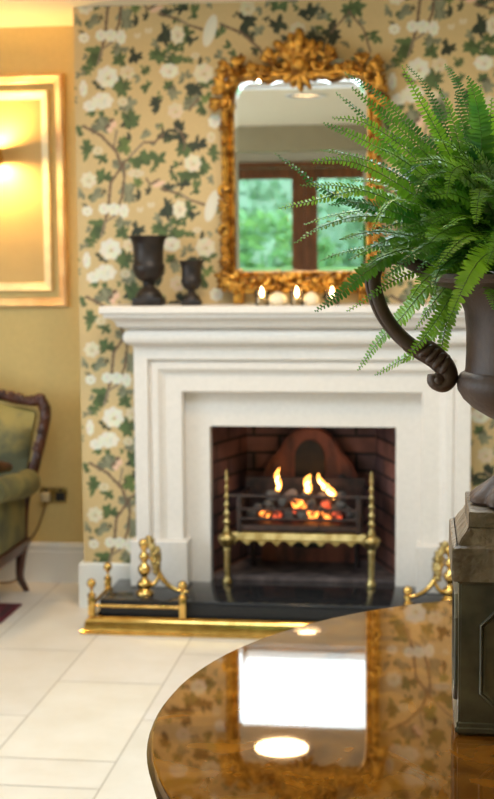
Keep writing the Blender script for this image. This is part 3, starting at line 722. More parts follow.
def fireback():
    t = thing('fireback', 'arched rust-red iron fireback standing behind the fire against the bricks', 'fireback', (0, 0.335, 0.1315))
    bm = bmesh.new()
    oz = 0.1315
    out = [(-0.205, oz), (0.205, oz), (0.205, 0.42), (0.198, 0.49), (0.172, 0.555), (0.13, 0.60), (0.12, 0.625), (0.085, 0.67), (0.05, 0.695), (0, 0.705),
           (-0.05, 0.695), (-0.085, 0.67), (-0.12, 0.625), (-0.13, 0.60), (-0.172, 0.555), (-0.198, 0.49), (-0.205, 0.42)]
    f1 = [bm.verts.new((x, -0.02, z - oz)) for x, z in out]; f2 = [bm.verts.new((x, 0.012, z - oz)) for x, z in out]
    bm.faces.new(f1); bm.faces.new(f2)
    for k in range(len(out)):
        bm.faces.new((f1[k], f1[(k + 1) % len(out)], f2[(k + 1) % len(out)], f2[k]))
    tube(bm, [(x * 0.93, -0.022, (z - oz) * 0.985) for x, z in out[1:]] , 0.007, 6)
    mesh_obj('plate', bm, M['fireback'], t)
    bm = bmesh.new()      # cast relief: black arched centre and two keyhole bosses
    arch = [(-0.062, 0.06)] + [(-0.062, 0.44)] + [(-0.062 * math.cos(a), 0.44 + 0.075 * math.sin(a)) for a in [PI * k / 10 for k in range(1, 10)]] + [(0.062, 0.44), (0.062, 0.06)]
    g = [bm.verts.new((x, -0.027, z)) for x, z in arch]; g2 = [bm.verts.new((x, -0.018, z)) for x, z in arch]
    bm.faces.new(g)
    for k in range(len(arch)):
        bm.faces.new((g[k], g[(k + 1) % len(arch)], g2[(k + 1) % len(arch)], g2[k]))
    for sx in (-1, 1):
        blob(bm, (sx * 0.135, -0.022, 0.345), (0.022, 0.008, 0.028)); blob(bm, (sx * 0.135, -0.022, 0.295), (0.012, 0.007, 0.045))
    mesh_obj('relief', bm, M['castiron'], t)
fireback()

# fire grate
def grate():
    gx = 0.283
    t = thing('fire_grate', 'brass-fronted fire basket with two tall turned finial posts in the fireplace opening', 'fire grate', (-0.014, -0.05, 0.1205))
    def P(name, bm, m, s=35):
        return mesh_obj(name, bm, m, t, s)
    post = [(0.014, 0), (0.015, 0.012), (0.011, 0.02), (0.008, 0.035), (0.010, 0.06), (0.0095, 0.10), (0.011, 0.13), (0.013, 0.14), (0.011, 0.146), (0.019, 0.158), (0.027, 0.178), (0.028, 0.186), (0.020, 0.198),
            (0.011, 0.206), (0.012, 0.212), (0.009, 0.22)]
    z = 0.225
    for k in range(6):
        r = 0.0115 - 0.0011 * k
        post += [(r * 0.62, z), (r * 0.62, z + 0.014), (r, z + 0.019), (r, z + 0.026), (r * 0.65, z + 0.031)]
        z += 0.034
    post += [(0.004, z + 0.002), (0.0045, z + 0.012), (0.0015, z + 0.026)]
    for sx in (-1, 1):
        bm = bmesh.new(); lathe(bm, [(r * 1.3, h) for r, h in post], 20, (sx * gx, 0, 0)); P('finial_post', bm, M['oldbrass'], 50)
    # pierced apron with a scalloped, pointed lower edge
    bm = bmesh.new()
    n = 9; x0, x1 = -0.262, 0.262
    top, low = 0.208, 0.166
    edge = []
    for k in range(n):
        a = x0 + (x1 - x0) * k / n; b_ = x0 + (x1 - x0) * (k + 1) / n; c = (a + b_) / 2; w = b_ - a
        edge += [(a, low - 0.010), (a + w * 0.10, low - 0.006), (a + w * 0.3, low + 0.006), (c, low + 0.009), (b_ - w * 0.3, low + 0.006), (b_ - w * 0.10, low - 0.006)]
    edge.append((x1, low - 0.010))
    def bow(x):
        return -0.006 * (1 - (x / 0.262) ** 2)
    rows = []
    for dy in (0.0, 0.006):
        rows.append(([bm.verts.new((x, bow(x) + dy, z_)) for x, z_ in edge], [bm.verts.new((x, bow(x) + dy, top)) for x, z_ in edge]))
    for lo, hi in rows:
        for k in range(len(edge) - 1):
            bm.faces.new((lo[k], lo[k + 1], hi[k + 1], hi[k]))
    for a, b_ in ((rows[0][0], rows[1][0]), (rows[0][1], rows[1][1])):
        for k in range(len(edge) - 1):
            bm.faces.new((a[k], a[k + 1], b_[k + 1], b_[k]))
    for zz in (0.198, 0.186):
        tube(bm, [(x0 + (x1 - x0) * k / 20, bow(x0 + (x1 - x0) * k / 20) - 0.002, zz) for k in range(21)], 0.0035, 6)
    P('apron', bm, M['oldbrass'], 40)
    bm = bmesh.new(); tube(bm, [(-gx, 0, 0.352), (gx, 0, 0.352)], 0.006, 8); P('top_rail', bm, M['iron'])
    for sx in (-1, 1):
        bm = bmesh.new(); box(bm, sx * 0.232 - 0.008, sx * 0.232 + 0.008, -0.006, 0.008, 0.205, 0.36, 0.002); P('upright_bar', bm, M['iron'])
    for zz in (0.30, 0.262):
        bm = bmesh.new(); tube(bm, [(-0.232, 0.0, zz), (0.232, 0.0, zz)], 0.0055, 8); P('basket_bar', bm, M['iron'])
    bm = bmesh.new()
    box(bm, -0.245, 0.245, 0.0, 0.30, 0.212, 0.235, 0.003)
    box(bm, -0.245, -0.232, 0.0, 0.30, 0.235, 0.34, 0.002); box(bm, 0.232, 0.245, 0.0, 0.30, 0.235, 0.34, 0.002)
    box(bm, -0.245, 0.245, 0.29, 0.30, 0.235, 0.38, 0.002)
    P('basket', bm, M['iron'])
    for sx in (-1, 1):
        bm = bmesh.new(); tube(bm, [(sx * 0.21, 0.27, 0.212), (sx * 0.215, 0.27, 0.011)], 0.011, 8); P('leg', bm, M['iron'])
grate()

# coals, each its own lump
def coals():
    rg = random.Random(21)
    def ember(name, col, s):
        m, nt, b = newmat(name)
        tc = nt.nodes.new('ShaderNodeTexCoord'); nz = nt.nodes.new('ShaderNodeTexNoise'); nz.inputs['Scale'].default_value = 26; nz.inputs['Detail'].default_value = 3
        nt.links.new(tc.outputs['Object'], nz.inputs['Vector'])
        rp = nt.nodes.new('ShaderNodeValToRGB'); rp.color_ramp.elements[0].position = 0.42; rp.color_ramp.elements[1].position = 0.62
        rp.color_ramp.elements[0].color = (0, 0, 0, 1); rp.color_ramp.elements[1].color = (*col, 1)
        nt.links.new(nz.outputs['Fac'], rp.inputs['Fac']); nt.links.new(rp.outputs['Color'], b.inputs['Emission Color'])
        b.inputs['Emission Strength'].default_value = s; b.inputs['Base Color'].default_value = (0.05, 0.03, 0.025, 1); b.inputs['Roughness'].default_value = 0.9
        return m
    hot = ember('glowing_ember', (1.0, 0.26, 0.04), 5.0); dull = ember('dull_red_ember', (0.9, 0.10, 0.03), 1.6)
    def lump(s, seed):
        q = random.Random(seed)
        bm = bmesh.new()
        bmesh.ops.create_icosphere(bm, subdivisions=2, radius=1)
        ax = [Vector((q.uniform(-1, 1), q.uniform(-1, 1), q.uniform(-1, 1))).normalized() for _ in range(7)]
        for v in bm.verts:
            d = v.co.normalized(); r = 1.0
            for a in ax:
                k = d.dot(a)
                if k > 0.62:
                    r = min(r, 0.62 / k)
            v.co = d * r * 1.25
            v.co.x *= s[0]; v.co.y *= s[1]; v.co.z *= s[2]
        return bm
    rows = []
    # x, y, z, size, kind : front row behind the bars, second row, crown
    for k in range(9):
        rows.append((-0.206 + 0.0485 * k, 0.045 + rg.uniform(-0.006, 0.006), 0.382, 0.0215, 'front'))
    for k in range(8):
        rows.append((-0.192 + 0.051 * k, 0.105 + rg.uniform(-0.006, 0.006), 0.395, 0.0225, 'middle'))
    for k in range(6):
        rows.append((-0.145 + 0.058 * k, 0.055 + rg.uniform(-0.01, 0.01), 0.425, 0.023, 'upper'))
    for k in range(5):
        rows.append((-0.13 + 0.066 * k, 0.125 + rg.uniform(-0.01, 0.01), 0.446, 0.027, 'crown'))
    hotset = {1: hot, 2: dull, 5: hot, 6: hot, 7: dull, 19: hot, 21: dull, 12: dull, 13: hot}
    for i, (x, y, z, s, row) in enumerate(rows):
        m = hotset.get(i, M['ash_stone'] if row == 'crown' and i % 2 == 0 else M['coal'])
        bm = lump((s * rg.uniform(0.9, 1.08), s * rg.uniform(0.85, 1.05), s * rg.uniform(0.7, 0.95)), i)
        o = mesh_obj('coal', bm, m)
        o.location = (x, y, z); o.rotation_euler = (0, 0, rg.uniform(0, 6))
        what = 'glowing orange coal' if m is hot else ('dull red ember' if m is dull else ('ash-grey coal' if m is M['ash_stone'] else 'black unlit coal'))
        where = {'front': 'in the front row behind the grate bars', 'middle': 'in the second row of the fire basket', 'upper': 'just above the grate top rail', 'crown': 'on the crown of the fire under the flames'}[row]
        n = [r[4] for r in rows[:i + 1]].count(row); tot = [r[4] for r in rows].count(row)
        ords = ['first', 'second', 'third', 'fourth', 'fifth', 'sixth', 'seventh', 'eighth', 'ninth']
        pos = 'leftmost' if n == 1 else ('rightmost' if n == tot else ords[n - 1] + ' from left')
        tag(o, what + ' ' + where + ', ' + pos, 'coal', 'coals in the fire basket')
    # flames
    def flame(x, y, z, h, w, lean, label):
        h *= 0.88; w *= 0.9
        bm = bmesh.new()
        n = 12; pts = []
        for k in range(n + 1):
            q = k / n
            pts.append((lean * q * q * h + 0.006 * math.sin(q * 7), 0, h * q))
        tube(bm, pts, lambda q: w * (0.55 + 0.9 * q) * (1 - q) ** 0.75 * 1.3 + 0.0006, 10)
        o = mesh_obj('flame', bm, M['flame'], smooth=180); o.location = (x, y, z)
        tag(o, label, 'flame', 'flames of the fire')
        bm = bmesh.new()
        tube(bm, [(p[0] * 0.9, -w * 0.8, p[2] * 0.62 + h * 0.06) for p in pts], lambda q: w * 0.55 * (0.6 + 0.8 * q) * (1 - q) ** 0.75 + 0.0005, 8)
        mesh_obj('core', bm, M['flame_core'], o, smooth=180)
    flame(-0.112, 0.10, 0.47, 0.105, 0.013, 0.05, 'tall thin yellow flame at the left of the fire')
    flame(0.005, 0.10, 0.465, 0.08, 0.019, 0.20, 'broad leaning flame in the middle of the fire')
    flame(0.070, 0.11, 0.475, 0.075, 0.011, -0.35, 'slim orange flame right of the middle flame')
    flame(0.105, 0.09, 0.445, 0.065, 0.019, -0.35, 'low wide yellow flame at the right of the fire')
coals()

# brass fender
def fender():
    t = thing('fender', 'brass fireplace fender with ball-topped posts and rope rails on the tiled floor round the hearth', 'fender', (0, -0.39, 0))
    oy = -0.39
    bm = bmesh.new()
    prof = [(0, 0.0), (0.030, 0.0), (0.030, 0.010), (0.024, 0.013), (0.019, 0.022), (0.016, 0.044), (0.012, 0.052), (0.003, 0.058), (-0.002, 0.062), (-0.016, 0.062), (-0.016, 0.0), (0, 0.0)]
    sweep(bm, [(-0.775, -0.02 - oy, 0), (-0.775, -0.375 - oy, 0), (0.775, -0.375 - oy, 0), (0.775, -0.02 - oy, 0)], prof)
    mesh_obj('kerb', bm, M['brass'], t, 30)
    def post(x, y, h):
        bm = bmesh.new()
        box(bm, x - 0.0125, x + 0.0125, y - oy - 0.0125, y - oy + 0.0125, 0.062, 0.135, 0.002)
        lathe(bm, [(0.0125, 0.135), (0.016, 0.138), (0.016, 0.146), (0.009, 0.150), (0.0055, 0.156), (0.0055, 0.168), (0.010, 0.171), (0.0055, 0.174)], 16, (x, y - oy, 0))
        blob(bm, (x, y - oy, 0.188), (0.0175, 0.0175, 0.0175), sub=3)
        mesh_obj('post', bm, M['brass'], t, 40)
    for sx in (-1, 1):
        for x, y in ((0.768, -0.368), (0.768, -0.10), (0.42, -0.368)):
            post(sx * x + (0 if sx < 0 else -0.006), y, 0)
        # rope rails
        def rope(a, b_):
            bm = bmesh.new()
            A, B = Vector(a), Vector(b_); n = 90
            ax = (B - A).normalized(); s1 = ax.orthogonal().normalized(); s2 = ax.cross(s1)
            L = (B - A).length
            for ph in (0, PI):
                pts = []
                for k in range(n + 1):
                    q = k / n; an = q * L / 0.016 * PI + ph
                    pts.append(A + (B - A) * q + (s1 * math.cos(an) + s2 * math.sin(an)) * 0.003)
                tube(bm, pts, 0.0042, 6)
            mesh_obj('rope_rail', bm, M['brass'], t, 60)
        dx = 0 if sx < 0 else -0.006
        rope((sx * 0.756 + dx, -0.368 - oy, 0.102), (sx * 0.432 + dx, -0.368 - oy, 0.102))
        rope((sx * 0.768 + dx, -0.356 - oy, 0.102), (sx * 0.768 + dx, -0.112 - oy, 0.102))
fender()

# pair of rococo andirons
def andiron(sx, label):
    t = thing('andiron', label, 'andiron', (sx * 0.588 - (0.0 if sx < 0 else 0.02), -0.255, 0.1205), group='pair of brass andirons')
    bm = bmesh.new()
    lathe(bm, [(r_ * 1.12, h_) for r_, h_ in [(0.030, 0), (0.031, 0.010), (0.024, 0.016), (0.018, 0.024), (0.025, 0.036), (0.026, 0.046), (0.016, 0.056), (0.010, 0.064), (0.012, 0.074), (0.020, 0.086), (0.0225, 0.098), (0.020, 0.110), (0.011, 0.120), (0.009, 0.128),
               (0.016, 0.138), (0.018, 0.148), (0.015, 0.158), (0.008, 0.166), (0.010, 0.176), (0.017, 0.190), (0.0185, 0.204), (0.013, 0.214), (0.002, 0.217)]], 24)
    mesh_obj('column', bm, M['brass'], t, 60)
    bm = bmesh.new()
    d = -sx
    sp = crom([(d * 0.030, 0.0, 0.150), (d * 0.045, 0.0, 0.115), (d * 0.058, 0.0, 0.080), (d * 0.085, 0.0, 0.045), (d * 0.120, 0.0, 0.022), (d * 0.150, 0.0, 0.016)], 6)
    tube(bm, sp, lambda q: 0.014 * (1.0 - 0.55 * q), 10)
    sp = crom([(d * 0.015, 0.0, 0.030), (d * 0.04, 0.0, 0.045), (d * 0.055, 0, 0.07)], 6)
    tube(bm, sp, lambda q: 0.008, 8)
    blob(bm, (d * 0.155, 0, 0.013), (0.018, 0.014, 0.012))
    mesh_obj('scroll', bm, M['brass'], t, 60)
    bm = bmesh.new()
    q = random.Random(4)
    for k in range(64):
        u = q.random()
        x = d * (0.016 + 0.028 * u + 0.022 * math.sin(u * PI) * q.uniform(0.1, 1.2)); z = 0.222 - 0.135 * u
        blob(bm, (x, q.uniform(-0.014, 0.014), z), (0.019 * q.uniform(0.7, 1.2), 0.009, 0.009), (0, q.uniform(-1.5, 1.5), q.uniform(-0.6, 0.6)), sub=1)
    mesh_obj('leaf_plume', bm, M['oldbrass'], t, 60)
andiron(-1, 'ornate brass andiron with scrolling leaf tail at the left end of the hearth')
andiron(1, 'ornate brass andiron with scrolling leaf tail at the right end of the hearth')

# ================================================================== MANTEL ORNAMENTS
def urn_vase(x, s, label):
    t = thing('urn_vase', label, 'urn', (x, -0.13, MZ), group='black urns on the mantel')
    bm = bmesh.new()
    box(bm, -0.055 * s, 0.055 * s, -0.055 * s, 0.055 * s, 0, 0.030 * s, 0.003)
    lathe(bm, [(0.052 * s, 0.030 * s), (0.050 * s, 0.042 * s), (0.040 * s, 0.058 * s), (0.026 * s, 0.068 * s), (0.022 * s, 0.076 * s), (0.024 * s, 0.083 * s)], 28)
    mesh_obj('foot', bm, M['castiron'], t, 40)
    bm = bmesh.new()
    lathe(bm, [(0.022 * s, 0.082 * s), (0.022 * s, 0.088 * s), (0.040 * s, 0.098 * s), (0.054 * s, 0.116 * s), (0.061 * s, 0.136 * s), (0.063 * s, 0.150 * s), (0.060 * s, 0.157 * s), (0.057 * s, 0.163 * s), (0.0575 * s, 0.20 * s), (0.060 * s, 0.230 * s), (0.066 * s, 0.250 * s),
               (0.074 * s, 0.258 * s), (0.076 * s, 0.263 * s), (0.073 * s, 0.266 * s), (0.062 * s, 0.262 * s), (0.052 * s, 0.235 * s), (0.046 * s, 0.18 * s), (0.03 * s, 0.13 * s)], 36)
    mesh_obj('bowl', bm, M['castiron'], t, 40)
urn_vase(-0.580, 1.0, 'taller black cast iron urn near the left end of the mantel')
urn_vase(-0.414, 0.64, 'smaller black cast iron urn on the mantel beside the mirror')

def votive(x, label, lit):
    t = thing('votive_candle', label, 'candle', (x, -0.172, MZ), group='lit votive candles')
    bm = bmesh.new()
    lathe(bm, [(0.022, 0), (0.026, 0.004), (0.029, 0.058), (0.0275, 0.058), (0.0245, 0.006), (0.0, 0.005)], 28, caps=False)
    mesh_obj('glass_holder', bm, M['votive_glass'], t, 60)
    bm = bmesh.new(); lathe(bm, [(0.0195, 0.0065), (0.0195, 0.024), (0.017, 0.025), (0.001, 0.0245)], 24)
    tube(bm, [(0, 0, 0.024), (0.0005, 0, 0.032)], 0.0008, 5)
    mesh_obj('wax', bm, M['wax'], t, 40)
    bm = bmesh.new(); lathe(bm, [(0.001, 0.031), (0.0055, 0.037), (0.0075, 0.045), (0.006, 0.053), (0.003, 0.062), (0.0004, 0.070)], 14)
    mesh_obj('flame', bm, M['candle_flame'], t, 180)
votive(-0.139, 'lit votive candle in glass, leftmost of three below the gilt mirror', 1)
votive(-0.007, 'lit votive candle in glass at the middle of the mantel', 1)
votive(0.125, 'lit votive candle in glass nearest the fern tip', 1)

def shell(x, label, s):
    # pale rounded ornament: fluted scallop-like dome
    bm = bmesh.new()
    lathe(bm, [(0.020 * s, 0.0), (0.031 * s, 0.006), (0.034 * s, 0.018), (0.030 * s, 0.032), (0.020 * s, 0.044), (0.008 * s, 0.050), (0.001, 0.051)], 30, mod=lambda a, h, r: r * (1 + 0.06 * math.sin(a * 6 + h * 60)))
    o = mesh_obj('mantel_ornament', bm, M['wax'], smooth=60); o.location = (x, -0.175, MZ)
    tag(o, label, 'ornament', 'pale ornaments between the candles')
shell(-0.078, 'pale cream domed ornament between the left and middle candles', 1.0)
shell(0.048, 'pale cream domed ornament between the middle and right candles', 0.85)

# gilt mirror
def gilt_mirror():
    t = thing('wall_mirror', 'tall gilt rococo mirror with carved scrolling frame standing on the mantel', 'mirror', (-0.004, -0.012, MZ))
    oz = MZ
    half = [(-0.247, 1.350), (-0.249, 1.36), (-0.251, 1.90), (-0.251, 1.985), (-0.246, 2.025), (-0.232, 2.055), (-0.210, 2.074), (-0.18, 2.080), (-0.150, 2.072), (-0.125, 2.065), (-0.100, 2.072), (-0.070, 2.082), (-0.045, 2.080), (-0.024, 2.072), (-0.010, 2.062)]
    inner = half + [(0, 2.054)] + [(-x, z) for x, z in reversed(half)]
    inner = [(x, z - oz) for x, z in inner]
    n = len(inner)
    # glass with a ground bevel
    bm = bmesh.new()
    cx_, cz_ = 0.0, 1.70 - oz
    def inset(p, d):
        vx, vz = cx_ - p[0], cz_ - p[1]
        ax = max(0.0, 1 - d / max(abs(vx), 0.06)) if abs(vx) > 0.02 else 1.0
        return (p[0] * ax, cz_ + (p[1] - cz_) * (1 - d / 0.35))
    ring0 = [bm.verts.new((x * 1.03, -0.0200, cz_ + (z - cz_) * 1.02)) for x, z in inner]
    ring1 = [bm.verts.new((inset(p, 0.012)[0], -0.0212, inset(p, 0.012)[1])) for p in inner]
    for k in range(n):
        bm.faces.new((ring0[k], ring0[(k + 1) % n], ring1[(k + 1) % n], ring1[k]))
    bm.faces.new(ring1)
    mesh_obj('mirror_glass', bm, M['silver'], t)
    bm = bmesh.new(); box(bm, -0.27, 0.27, -0.018, 0.0, 0.06, 0.86); mesh_obj('backboard', bm, M['wood_door'], t)
    # frame moulding
    bm = bmesh.new()
    path = [(x, 0, z) for x, z in inner]
    prof = [(0.0, 0.019), (-0.004, 0.034), (-0.012, 0.040), (-0.018, 0.034), (-0.026, 0.048), (-0.038, 0.055), (-0.048, 0.048), (-0.054, 0.030), (-0.056, 0.001), (0.0, 0.001)]
    sweep(bm, path, prof, closed=True, up=Vector((0, -1, 0)))
    fm = mesh_obj('frame_moulding', bm, M['gilt'], t, 35)
    q = random.Random(9)
    def lobe_fan(bm, x, z, r, a0, a1, nl, y=-0.052):
        for k in range(nl):
            a = a0 + (a1 - a0) * (k / max(1, nl - 1))
            L = r * q.uniform(0.8, 1.1)
            blob(bm, (x + math.cos(a) * L * 0.55, y - q.uniform(0, 0.008), z + math.sin(a) * L * 0.55), (L * 0.55, 0.011, L * 0.20), (0, -a, 0), sub=2)
        blob(bm, (x, y - 0.008, z), (r * 0.3, 0.014, r * 0.3), sub=2)
    def cscroll(bm, x, z, r, a0, turn, w, y=-0.056):
        pts = []
        for k in range(22):
            u = k / 21; a = a0 + turn * u; rr = r * (1 - 0.72 * u)
            pts.append((x + math.cos(a) * rr, y, z + math.sin(a) * rr))
        tube(bm, pts, lambda u: w * (1 - 0.35 * u), 8)
        blob(bm, (pts[-1][0], y - 0.003, pts[-1][2]), (w * 1.5, w * 1.3, w * 1.5))
    Z = lambda z: z - oz
    # crest
    bm = bmesh.new()
    lobe_fan(bm, 0, Z(2.115), 0.125, 0.25 * PI, 0.75 * PI, 7)
    lobe_fan(bm, 0, Z(2.10), 0.07, -0.85 * PI, -0.15 * PI, 5)
    blob(bm, (0, -0.062, Z(2.20)), (0.022, 0.016, 0.045)); blob(bm, (0, -0.060, Z(2.235)), (0.012, 0.010, 0.020))
    blob(bm, (0, -0.066, Z(2.12)), (0.026, 0.018, 0.032))
    for s in (-1, 1):
        cscroll(bm, s * 0.065, Z(2.125), 0.045, PI / 2 if s < 0 else PI / 2, s * -4.6, 0.011)
        cscroll(bm, s * 0.135, Z(2.100), 0.040, PI if s > 0 else 0, s * 4.2, 0.010)
        lobe_fan(bm, s * 0.10, Z(2.135), 0.055, PI / 2 - s * 0.1, PI / 2 - s * 1.3, 5)
        lobe_fan(bm, s * 0.18, Z(2.085), 0.05, PI / 2 + 0.5, PI / 2 - 0.5, 4)
        tube(bm, crom([(s * 0.02, -0.05, Z(2.09)), (s * 0.09, -0.055, Z(2.085)), (s * 0.16, -0.055, Z(2.095)), (s * 0.23, -0.052, Z(2.08))], 6), 0.012, 8)
    mesh_obj('crest', bm, M['gilt'], fm, 60)
    # corner clusters
    for s in (-1, 1):
        bm = bmesh.new()
        for k in range(3):
            lobe_fan(bm, s * (0.262 + 0.012 * k), Z(2.10 - 0.055 * k), 0.058, (0.15 if s > 0 else 0.85) * PI + s * (0.5 - 0.4 * k), (0.15 if s > 0 else 0.85) * PI - s * (0.9 + 0.1 * k), 6)
        cscroll(bm, s * 0.262, Z(2.075), 0.045, PI / 2, s * -4.8, 0.012)
        cscroll(bm, s * 0.285, Z(1.975), 0.030, PI / 2, s * 4.5, 0.009)
        lobe_fan(bm, s * 0.235, Z(2.115), 0.05, PI / 2 + 0.6, PI / 2 - 0.6, 5)
        mesh_obj('top_corner_carving', bm, M['gilt'], fm, 60)
        bm = bmesh.new()
        for k, (zz, r) in enumerate(((1.90, 0.028), (1.84, 0.02), (1.60, 0.036), (1.555, 0.026), (1.47, 0.03), (1.43, 0.03))):
            lobe_fan(bm, s * 0.283, Z(zz), r, (0.0 if s > 0 else PI) - 1.2, (0.0 if s > 0 else PI) + 1.2, 5)
            mesh_obj('side_carving', bm, M['gilt'], fm, 60)
            bm = bmesh.new()
        cscroll(bm, s * 0.288, Z(1.66), 0.028, -PI / 2, s * 4.4, 0.009)
        mesh_obj('side_scroll', bm, M['gilt'], fm, 60)
        bm = bmesh.new()
        cscroll(bm, s * 0.288, Z(1.50), 0.026, PI / 2, s * -4.4, 0.009)
        mesh_obj('side_scroll', bm, M['gilt'], fm, 60)
        bm = bmesh.new()
        lobe_fan(bm, s * 0.262, Z(1.325), 0.062, (1.25 if s < 0 else -0.25) * PI - 1.3, (1.25 if s < 0 else -0.25) * PI + 1.3, 8)
        cscroll(bm, s * 0.245, Z(1.325), 0.04, 0, s * 4.8, 0.013)
        lobe_fan(bm, s * 0.278, Z(1.385), 0.04, (0.0 if s > 0 else PI) - 1.0, (0.0 if s > 0 else PI) + 1.0, 5)
        mesh_obj('lower_corner_carving', bm, M['gilt'], fm, 60)
    bm = bmesh.new()
    for k in range(15):
        x = -0.21 + 0.42 * k / 14
        blob(bm, (x, -0.058, Z(1.318 + q.uniform(-0.012, 0.014))), (0.021 * q.uniform(0.8, 1.2), 0.016, 0.017 * q.uniform(0.8, 1.2)), (0, q.uniform(-1, 1), 0))
        blob(bm, (x + 0.012, -0.050, Z(1.290 + q.uniform(-0.01, 0.008))), (0.018 * q.uniform(0.7, 1.2), 0.013, 0.014 * q.uniform(0.7, 1.3)), (0, q.uniform(-1, 1), 0))
    for s in (-1, 1):
        cscroll(bm, s * 0.12, Z(1.302), 0.034, PI / 2, s * 4.6, 0.010)
    lobe_fan(bm, 0, Z(1.305), 0.055, -PI + 0.3, -0.3, 7)
    box(bm, -0.22, 0.22, -0.045, 0.0, Z(1.262), Z(1.31), 0.006)
    for s in (-1, 1):
        box(bm, s * 0.24 - 0.02, s * 0.24 + 0.02, -0.045, 0.0, 0.0005, Z(1.30), 0.006)
    mesh_obj('bottom_carving', bm, M['gilt'], fm, 60)
gilt_mirror()

# ================================================================== LEFT SIDE
def picture_frame():
    cx_, z0, z1 = -1.62, 1.198, 2.173
    w = 1.62 - 1.037
    t = thing('picture_frame', 'large gold and cream double-moulded frame on the ochre wall beside the wallpapered breast', 'frame', (cx_, YA, z0))
    H = z1 - z0
    up = Vector((0, -1, 0))
    def rect(i):
        return [(-w + i, 0, i), (-w + i, 0, H - i), (w - i, 0, H - i), (w - i, 0, i)]
    bm = bmesh.new()
    sweep(bm, rect(0), [(0, 0.001), (0, 0.020), (0.004, 0.028), (0.012, 0.030), (0.018, 0.024), (0.026, 0.020), (0.036, 0.014), (0.040, 0.006), (0.040, 0.001), (0, 0.001)], closed=True, up=up)
    mesh_obj('outer_moulding', bm, M['frame_gold'], t, 40)
    bm = bmesh.new()
    sweep(bm, rect(0.066), [(0, 0.001), (0, 0.014), (0.004, 0.020), (0.010, 0.016), (0.016, 0.016), (0.022, 0.010), (0.032, 0.008), (0.036, 0.004), (0.036, 0.001), (0, 0.001)], closed=True, up=up)
    mesh_obj('inner_moulding', bm, M['frame_cream'], t, 40)
    bm = bmesh.new()
    box(bm, -w + 0.10, w - 0.10, -0.003, -0.0005, 0.10, H - 0.10)
    mesh_obj('centre_panel', bm, M['canvas'], t)
picture_frame()

def sconce():
    x, z = -1.335, 1.825
    t = thing('wall_sconce', 'lit brass wall sconce throwing warm light up and down inside the gold frame', 'wall light', (x, YA - 0.004, z))
    bm = bmesh.new()
    lathe(bm, [(0.028, 0.0), (0.028, 0.010), (0.010, 0.014), (0.008, 0.055)], 20, axis='Y')
    for v in bm.verts:
        v.co.y = -v.co.y
    mesh_obj('bracket', bm, M['brass'], t, 40)
    bm = bmesh.new()
    lathe(bm, [(0.046, -0.016), (0.049, 0.036), (0.047, 0.036), (0.044, -0.016)], 28, (0, -0.085, 0), caps=False)
    for k in range(3):
        a = 2 * PI * k / 3 + 0.5
        tube(bm, [(0, -0.085, 0), (0.048 * math.cos(a), -0.085 + 0.048 * math.sin(a), 0)], 0.0015, 5)
    mesh_obj('shade', bm, M['brass'], t, 40)
    bm = bmesh.new(); blob(bm, (0, -0.085, 0.004), (0.018, 0.018, 0.026), sub=2)
    mesh_obj('bulb', bm, emitter('warm_bulb', (1.0, 0.60, 0.20), 1700.0), t, 180)
sconce()

def socket():
    t = thing('wall_socket', 'brass double wall socket low on the ochre wall behind the armchair', 'socket', (-1.119, YA, 0.35))
    bm = bmesh.new(); box(bm, -0.060, 0.060, -0.009, -0.0005, 0, 0.066, 0.003); mesh_obj('face_plate', bm, M['oldbrass'], t)
    for x in (-0.032, 0.030):
        bm = bmesh.new(); box(bm, x - 0.021, x + 0.021, -0.0105, -0.0085, 0.008, 0.046, 0.001); mesh_obj('outlet', bm, M['black_plastic'], t)
        bm = bmesh.new(); box(bm, x - 0.007, x + 0.007, -0.013, -0.0085, 0.050, 0.060, 0.001); mesh_obj('switch', bm, M['black_plastic'], t)
    p = thing('power_plug', 'pale plug with a trailing brown cord in the left outlet of the brass socket', 'plug', (-1.151, YA - 0.0108, 0.358))
    bm = bmesh.new(); box(bm, -0.020, 0.020, -0.030, 0.0, 0.0, 0.040, 0.006, 3); mesh_obj('body', bm, M['plug'], p, 40)
    bm = bmesh.new()
    tube(bm, crom([(0, -0.018, 0.002), (-0.012, -0.018, -0.05), (-0.040, -0.014, -0.12), (-0.072, -0.03, -0.175), (-0.11, -0.04, -0.28), (-0.16, -0.05, -0.352), (-0.5, -0.05, -0.353)], 8), 0.0042, 8)
    mesh_obj('cord', bm, M['cord'], p, 60)
socket()

def rug():
    bm = bmesh.new()
    x0, x1, y0, y1 = -3.0, -1.148, -2.3, -0.012
    box(bm, x0, x1, y0, y1, 0.0005, 0.008, 0.002)
    bm.faces.ensure_lookup_table()
    o = mesh_obj('rug', bm, M['rug'])
    bm = bmesh.new()
    box(bm, x0 + 0.02, x1 - 0.02, y1 - 0.045, y1 - 0.02, 0.008, 0.0086); box(bm, x1 - 0.045, x1 - 0.02, y0 + 0.02, y1 - 0.045, 0.008, 0.0086)
    mesh_obj('border', bm, M['rug_edge'], o)
    tag(o, 'wine red rug with a dark border on the pale tiles in front of the armchair', 'rug')
rug()

